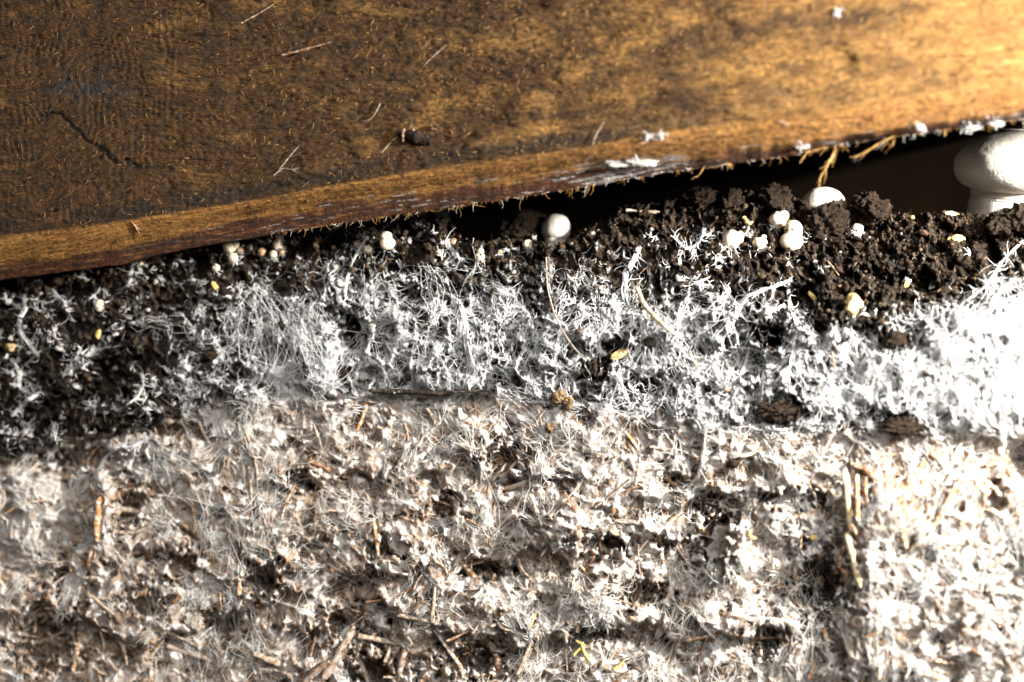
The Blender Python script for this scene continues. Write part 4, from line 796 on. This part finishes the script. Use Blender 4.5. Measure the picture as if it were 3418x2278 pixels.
# white flaps of mycelium that stand out
for lab, u, v, w, hg, a, lf in [
 ("large torn white flap beside the dark hollow at lower right", 2440, 1760, 130, 190, 0.15, 60),
 ("ragged white flake at the left end of the seam", 830, 1310, 110, 70, -0.3, 50),
 ("white flake hanging below the seam at left", 745, 1385, 110, 60, 0.75, 44),
 ("fluffy pale flap in the lower middle compost", 1620, 1950, 110, 130, -0.3, 50),
 ("second fluffy pale flap lower right of the first", 1700, 1990, 100, 120, -0.5, 46),
 ("white flap with ragged hem above the bottom slit", 2010, 1990, 120, 110, 0.1, 40),
 ("grey curled flap by the left hollow", 680, 1930, 140, 90, 0.4, 46),
 ("pale pointed flap hanging at far left", 270, 1880, 70, 190, 0.35, 50),
 ("small white flap at the middle right compost", 2620, 1640, 110, 80, -0.6, 50)]:
    K_ = 19; V_, F_ = flaps(np.array([u], float), np.array([v], float), np.array([w], float), np.array([hg], float), np.array([a]), np.array([lf * 0.6]), K_)
    q = F_[R.random(len(F_)) > 0.04]; o = tag(mk("mycelium_flap", V_[0], q, M_flake), lab, "mycelium flap", "torn mycelium flaps")
    n = 90; sd_ = R.integers(0, K_ * K_, n); d_ = R.normal(0, 1, (n, 3)) * np.array([.0016, .0006, .0022]); t5 = np.linspace(0, 1, 5); mid_ = R.normal(0, .0006, (n, 3))
    pts = V_[0][sd_][:, None] + d_[:, None] * t5[None, :, None] + mid_[:, None] * np.sin(math.pi * t5)[None, :, None] - np.array([0, .0004, 0])
    V2, F2 = tubes(pts, (R.uniform(.6, 1.3, (n, 1)) * (1.1 - .6 * t5)[None]) * PX); c_ = mk("side_threads", V2, F2, M_fibre, o, col=np.repeat(white(n, 0.4), 15, 0)); c_["kind"] = "stuff"

# thick white strands, each with its side threads
GS = "thick white mycelium strands in the dark soil"
strands = [
 ("slanting white strand under the board at the left", [(455,865),(440,905),(425,960)], 7),
 ("kinked white strand low at far left", [(135,1308),(100,1335),(60,1365),(40,1390)], 13),
 ("wavy white strand at far left", [(80,980),(85,1040),(60,1090),(90,1140),(125,1190)], 9),
 ("curving white strand under the wavy one", [(45,1200),(70,1250),(62,1290),(90,1310)], 9),
 ("white strand dropping to the seam at left", [(185,1410),(178,1460),(190,1500),(160,1525)], 11),
 ("white strand beside the pale husk", [(180,970),(215,1010),(235,1060)], 6),
 ("arched white strand near the dark hollow", [(240,1205),(300,1180),(345,1160),(420,1155)], 5),
 ("cream strand reaching into the dark hollow at left", [(395,1370),(450,1335),(480,1290),(470,1240)], 7),
 ("white strand above the left seam", [(300,1355),(335,1358),(345,1350)], 8),
 ("forked white strand along the left compost top", [(330,1560),(385,1495),(440,1490),(500,1465)], 8),
 ("tall bundled white strand right of centre", [(2135,820),(2110,870),(2085,920),(2090,1000)], 16),
 ("white strand climbing the slope right of the gap", [(1485,795),(1500,830),(1540,870)], 13),
 ("cream strand bending down at the middle", [(1497,985),(1530,1000),(1555,1060),(1555,1150),(1580,1240)], 9),
 ("long arched white strand above the right hollow", [(2640,935),(2560,965),(2490,990),(2450,1060)], 10),
 ("white strand crossing under the arched strand", [(2440,1160),(2530,1165),(2600,1200),(2680,1230)], 7),
 ("white strand looping round the grey hollow at right", [(2420,1185),(2440,1235),(2475,1255),(2490,1200),(2500,1160)], 8),
 ("white strand down the side of the brown soil", [(2632,950),(2635,1030),(2665,1095),(2720,1120)], 10),
 ("white strand winding among the pale lumps on the crest", [(2240,790),(2290,835),(2330,815),(2350,760)], 9),
 ("long white strand under the wide dark clod", [(2490,1425),(2560,1440),(2640,1430)], 8),
 ("bright strand at the right slope", [(3420,800),(3340,880),(3290,960),(3230,1000)], 7),
 ("bright strand on the far right slope", [(3380,930),(3310,1010),(3260,1100)], 7),
 ("white strand hanging down the compost right of centre", [(2355,1410),(2350,1500),(2340,1580),(2290,1640)], 7),
 ("bright looped strand above the straw clump", [(2740,1310),(2750,1370),(2790,1390),(2790,1330)], 8),
 ("white fork in the left casing", [(1230,790),(1160,900),(1150,1000),(1200,1015)], 8),
 ("white strand left of the middle pins", [(1085,870),(1100,930),(1130,980)], 9),
 ("creamy strand at the lower middle edge", [(1110,2160),(1150,2110),(1190,2085)], 12),
]
for lab, pl, w in strands:
    pl = np.array(pl, float); w = w * 0.62; K = 18; s = np.r_[0, np.cumsum(np.hypot(*np.diff(pl, axis=0).T))]; q = np.linspace(0, s[-1], K)
    uu_ = np.interp(q, s, pl[:, 0]); vv_ = np.interp(q, s, pl[:, 1]); uu_ = uu_ + R.normal(0, 3, K); vv_ = vv_ + R.normal(0, 3, K)
    for _ in range(2):
        uu_[1:-1] = (uu_[:-2] + 2 * uu_[1:-1] + uu_[2:]) / 4; vv_[1:-1] = (vv_[:-2] + 2 * vv_[1:-1] + vv_[2:]) / 4
    nb_ = 9; off = R.normal(0, 1, (nb_, K)) ; off = np.cumsum(off, 1) * 0.5; off -= off.mean(1, keepdims=True); taper = np.sin(np.linspace(0.35, 2.6, K))
    pu = uu_[None] + off * w * 0.45 + R.normal(0, w * .5, (nb_, 1)); pv = vv_[None] + R.normal(0, w * 0.3, (nb_, K)); hh = 16 + R.uniform(0, w, (nb_, 1)) + R.normal(0, 1.5, (nb_, K))
    rad = np.broadcast_to(taper * w * 0.42 * PX, (nb_, K)) * R.uniform(0.5, 1.1, (nb_, 1))
    V1, F1 = tubes(surf(pu, pv, hh), rad, 4)
    o = tag(mk("mycelium_strand", V1, F1, M_fibre, col=np.repeat(white(1, 0.35), len(V1), 0)), lab, "mycelium strand", GS)
    m_ = 34; ii = R.integers(1, K - 1, m_); a_ = R.uniform(0, 2 * math.pi, m_); pu, pv = wander(uu_[ii], vv_[ii], a_, R.uniform(18, 60, m_), 6, R.normal(0, 1, m_), 0.2)
    t6 = np.linspace(0, 1, 6); h6 = 16 * (1 - t6)[None] + R.uniform(0, 8, m_)[:, None] + 1
    V2, F2 = tubes(surf(pu, pv, h6), (1.5 * (1.1 - 0.7 * t6))[None].repeat(m_, 0) * PX)
    c_ = mk("side_threads", V2, F2, M_fibre, o, col=np.repeat(white(m_, 0.2), 18, 0)); c_["kind"] = "stuff"
# roots
def spts(pl, h): pl = np.array(pl, float); return surf(pl[:, 0], pl[:, 1], h)
strand_obj("root", spts([(1823,860),(1826,960),(1850,1050),(1880,1110),(1925,1175),(1970,1206)], 44), [3, 3, 3, 2.6, 2], M_grey, "thin reddish root hanging through the white web", "root")
strand_obj("root", spts([(2125,960),(2150,1020),(2185,1060),(2225,1095),(2250,1115)], 46), [6, 9, 10, 9, 5], M_cream, "twisted cream root right of centre in the web", "root")
strand_obj("root", spts([(2755,865),(2785,900),(2800,920)], 20), [4, 4, 2], M_brown, "short brown root on the soil at right", "root")
strand_obj("husk_curl", spts([(2483,728),(2492,742),(2502,748),(2512,740)], 20), [6, 7, 7, 4], M_grain, "curled tan husk on the crest by the pins", "husk")
strand_obj("husk_curl", spts([(2500,1770),(2502,1790),(2515,1799),(2524,1795)], 34), [6, 6, 6, 5], M_yel, "yellow curl in the torn flap's shadow", "husk")

# what clings to the board
def bp(pl, h=5): pl = np.array(pl, float); return bpt(pl[:, 0], pl[:, 1], h)
GB = "fibres and debris stuck to the board"
def splinter(lab, pl, w, mat=M_splint, h=6, name="wood_splinter", twigs=4):
    p = bp(pl, h) if h is not None else np.stack([P(a, b, base_y(a) - 0.0158) for a, b in pl])
    o = strand_obj(name, p, [w * .35, w * 0.42, w * 0.3, w * 0.1], mat, lab, "splinter", GB, sides=5)
    for _ in range(twigs):
        i = R.integers(0, len(pl) - 1); f = R.random(); b = p[i] * (1 - f) + p[i + 1] * f; d = (p[-1] - p[0]) * R.uniform(0.15, 0.4) + R.normal(0, 0.0011, 3)
        strand_obj("fibre", [b, b + d * 0.5 + R.normal(0, 0.0002, 3), b + d], [w * 0.2, w * 0.14, w * 0.06], mat, parent=o, sides=4)
    return o
splinter("longest yellow splinter hanging from the board's edge", [(2790,480),(2780,520),(2760,555),(2734,600)], 7, h=None, twigs=9)
splinter("slanting yellow splinter hanging right of the longest one", [(2985,455),(2940,475),(2895,505),(2852,525)], 6, h=None, twigs=9)
splinter("dark tip of splinter drooping at the slanting splinter's end", [(2880,510),(2862,525),(2850,545)], 4, M_dark, h=None)
splinter("short orange splinter pointing down left at the board's edge", [(2355,550),(2340,575),(2325,594)], 5, h=None)
splinter("curled orange splinter right of the short one", [(2420,540),(2435,552),(2446,565)], 4, h=None)
splinter("frayed splinter tuft left of the longest splinter", [(2710,490),(2690,515),(2670,545)], 4, h=None, twigs=7)
splinter("frayed fibre tuft under the board's edge at right", [(2775,488),(2730,500),(2690,512)], 4, h=None, twigs=10)
splinter("tiny splinter under the slanting splinter", [(2985,465),(2980,485),(2972,492)], 4, h=None)
splinter("small splinter at the board's right edge", [(3150,432),(3156,445),(3154,458)], 4, h=None)
splinter("pale flat splinter lying near the board's top", [(805,78),(860,48),(925,8)], 7, M_brown, 6, twigs=1)
splinter("wide brown splinter lifting from the board", [(940,185),(1020,165),(1110,140)], 11, M_brown, 8, twigs=1)
splinter("thin pale fibre on the board's middle left", [(930,570),(965,525),(1000,485)], 4, M_grey, 8, twigs=1)
splinter("tuft of tangled fibres on the board left of centre", [(915,585),(945,560),(985,570)], 3.5, M_grey, 10, twigs=9)
splinter("long hair lying right of the tangled fibres", [(1010,625),(1050,590),(1085,545),(1150,540)], 2, M_grey, 4, twigs=0)
splinter("pale splinter standing on the board's rounded edge", [(435,735),(455,760),(470,795)], 8, M_brown, 8, twigs=3)
splinter("straight pale fibre left of the dark debris", [(1270,345),(1250,385),(1225,410)], 4, M_grey, 8, twigs=1)
splinter("grey fibre high on the board's middle", [(1490,150),(1440,195),(1410,225)], 3.5, M_grey, 7, twigs=1)
splinter("pale fibre crossing the board's edge right of the debris", [(2020,405),(1995,440),(1978,480),(1975,535)], 4, M_grey, 8, twigs=1)
splinter("pale fibre below the dark debris", [(1275,510),(1300,480),(1320,460)], 4, M_grey, 8, twigs=1)
splinter("splinter on the right of the board's edge band", [(2600,405),(2620,412),(2635,418)], 4, M_grey, 5, twigs=0)
o = strand_obj("debris_clump", bp([(1330,440),(1380,455),(1440,470)], 6), [10, 22, 12], M_crumb, "dark clump of debris and bark stuck on the board", "debris", GB)
for i in range(12):
    a = R.uniform(0, 6.28); c0 = np.array([R.uniform(1330, 1450), R.uniform(420, 490)]); d = np.array([math.cos(a), math.sin(a)]) * R.uniform(12, 38)
    strand_obj("bark_shred", bp([c0, c0 + d * 0.5, c0 + d], R.uniform(8, 20)), [4, 5, 2], [M_brown, M_grey, M_dark][i % 3], parent=o, sides=4)
for lab, u, v, ru, rv, tl in [
 ("white mould flake under the board's right end", 3067, 423, 24, 9, 0.6), ("white mould flake at the board's right edge", 3322, 410, 20, 9, 0.2), ("small white mould flake above the frayed splinters", 2677, 490, 18, 8, 0),
 ("broad white mould patch on the board's edge band", 2070, 544, 48, 12, 0.1), ("second broad mould patch right of the first", 2140, 540, 44, 13, 0.1), ("tiny white flake above the mould patches", 2160, 458, 6, 8, 0), ("tiny white curl right of the tiny flake", 2203, 455, 9, 6, .6),
 ("pale bead high on the board at right", 2793, 41, 8, 5, 0), ("crumpled pale flake between the mould flakes at right", 3240, 427, 26, 5, 0.15)]:
    Vi, Fi = ICO[3]; q = Vi * 2.3 + R.uniform(0, 50, 3); d = 1 + 0.42 * (perlin(q[:, 0], q[:, 1], q[:, 2], 3) + 0.6 * perlin(q[:, 0] * 2.3, q[:, 1] * 2.3, q[:, 2] * 2.3, 3))
    X = Vi * d[:, None] * np.array([ru, 6, rv]) * PX; o = mk("mould_flake", X @ rot(tl, 'y').T, Fi, M_flake); o.location = bpt(u, v, 4); tag(o, lab, "mould flake", "white mould flakes on the board")
    n = 14; a = R.uniform(0, 6.28, n); pu, pv = wander(u + R.normal(0, ru * .5, n), v + R.normal(0, rv * .5, n), a, R.uniform(10, 30, n), 5, R.normal(0, 1.5, n), 0.2)
    V2, F2 = tubes(bpt(pu, pv, 5 + R.uniform(0, 5, (n, 1))), np.full((n, 5), 0.9 * PX)); c_ = mk("fine_threads", V2 - np.array(o.location), F2, M_fibre, o, col=np.repeat(white(n, .1), 15, 0)); c_["kind"] = "stuff"
# little fibres fringing the board's lower edge
n = 300; u = R.uniform(900, 3500, n); v = lip_b(u) - 4; t = np.linspace(0, 1, 5); pu, pv = wander(u, v, R.normal(1.6, 0.8, n), R.gamma(2, 7, n) + 4, 5, R.normal(0, 1, n), 0.2)
y = (base_y(u) - 0.0155)[:, None] - PX * 6 * np.sin(3 * t)[None] * R.random((n, 1)); V2, F2 = tubes(P(pu, pv, y), (R.uniform(0.4, 1.0, (n, 1)) * (1.1 - .8 * t)[None]) * PX); k = R.random((n, 1)); c_ = mk("edge_fringe", V2, F2, M_fibre, board, col=np.repeat(np.where(k < 0.7, np.array([[0.50, 0.27, 0.07]]), np.array([[0.75, 0.72, 0.68]])), 15, 0)); c_["kind"] = "stuff"
tot = sum(sum(len(p.vertices) - 2 for p in o.data.polygons) if len(o.data.polygons) < 5000 else len(o.data.polygons) * (len(o.data.polygons[0].vertices) - 2) for o in bpy.data.objects if o.type == 'MESH')
print("TRIS", tot, "OBJ", len(bpy.data.objects))
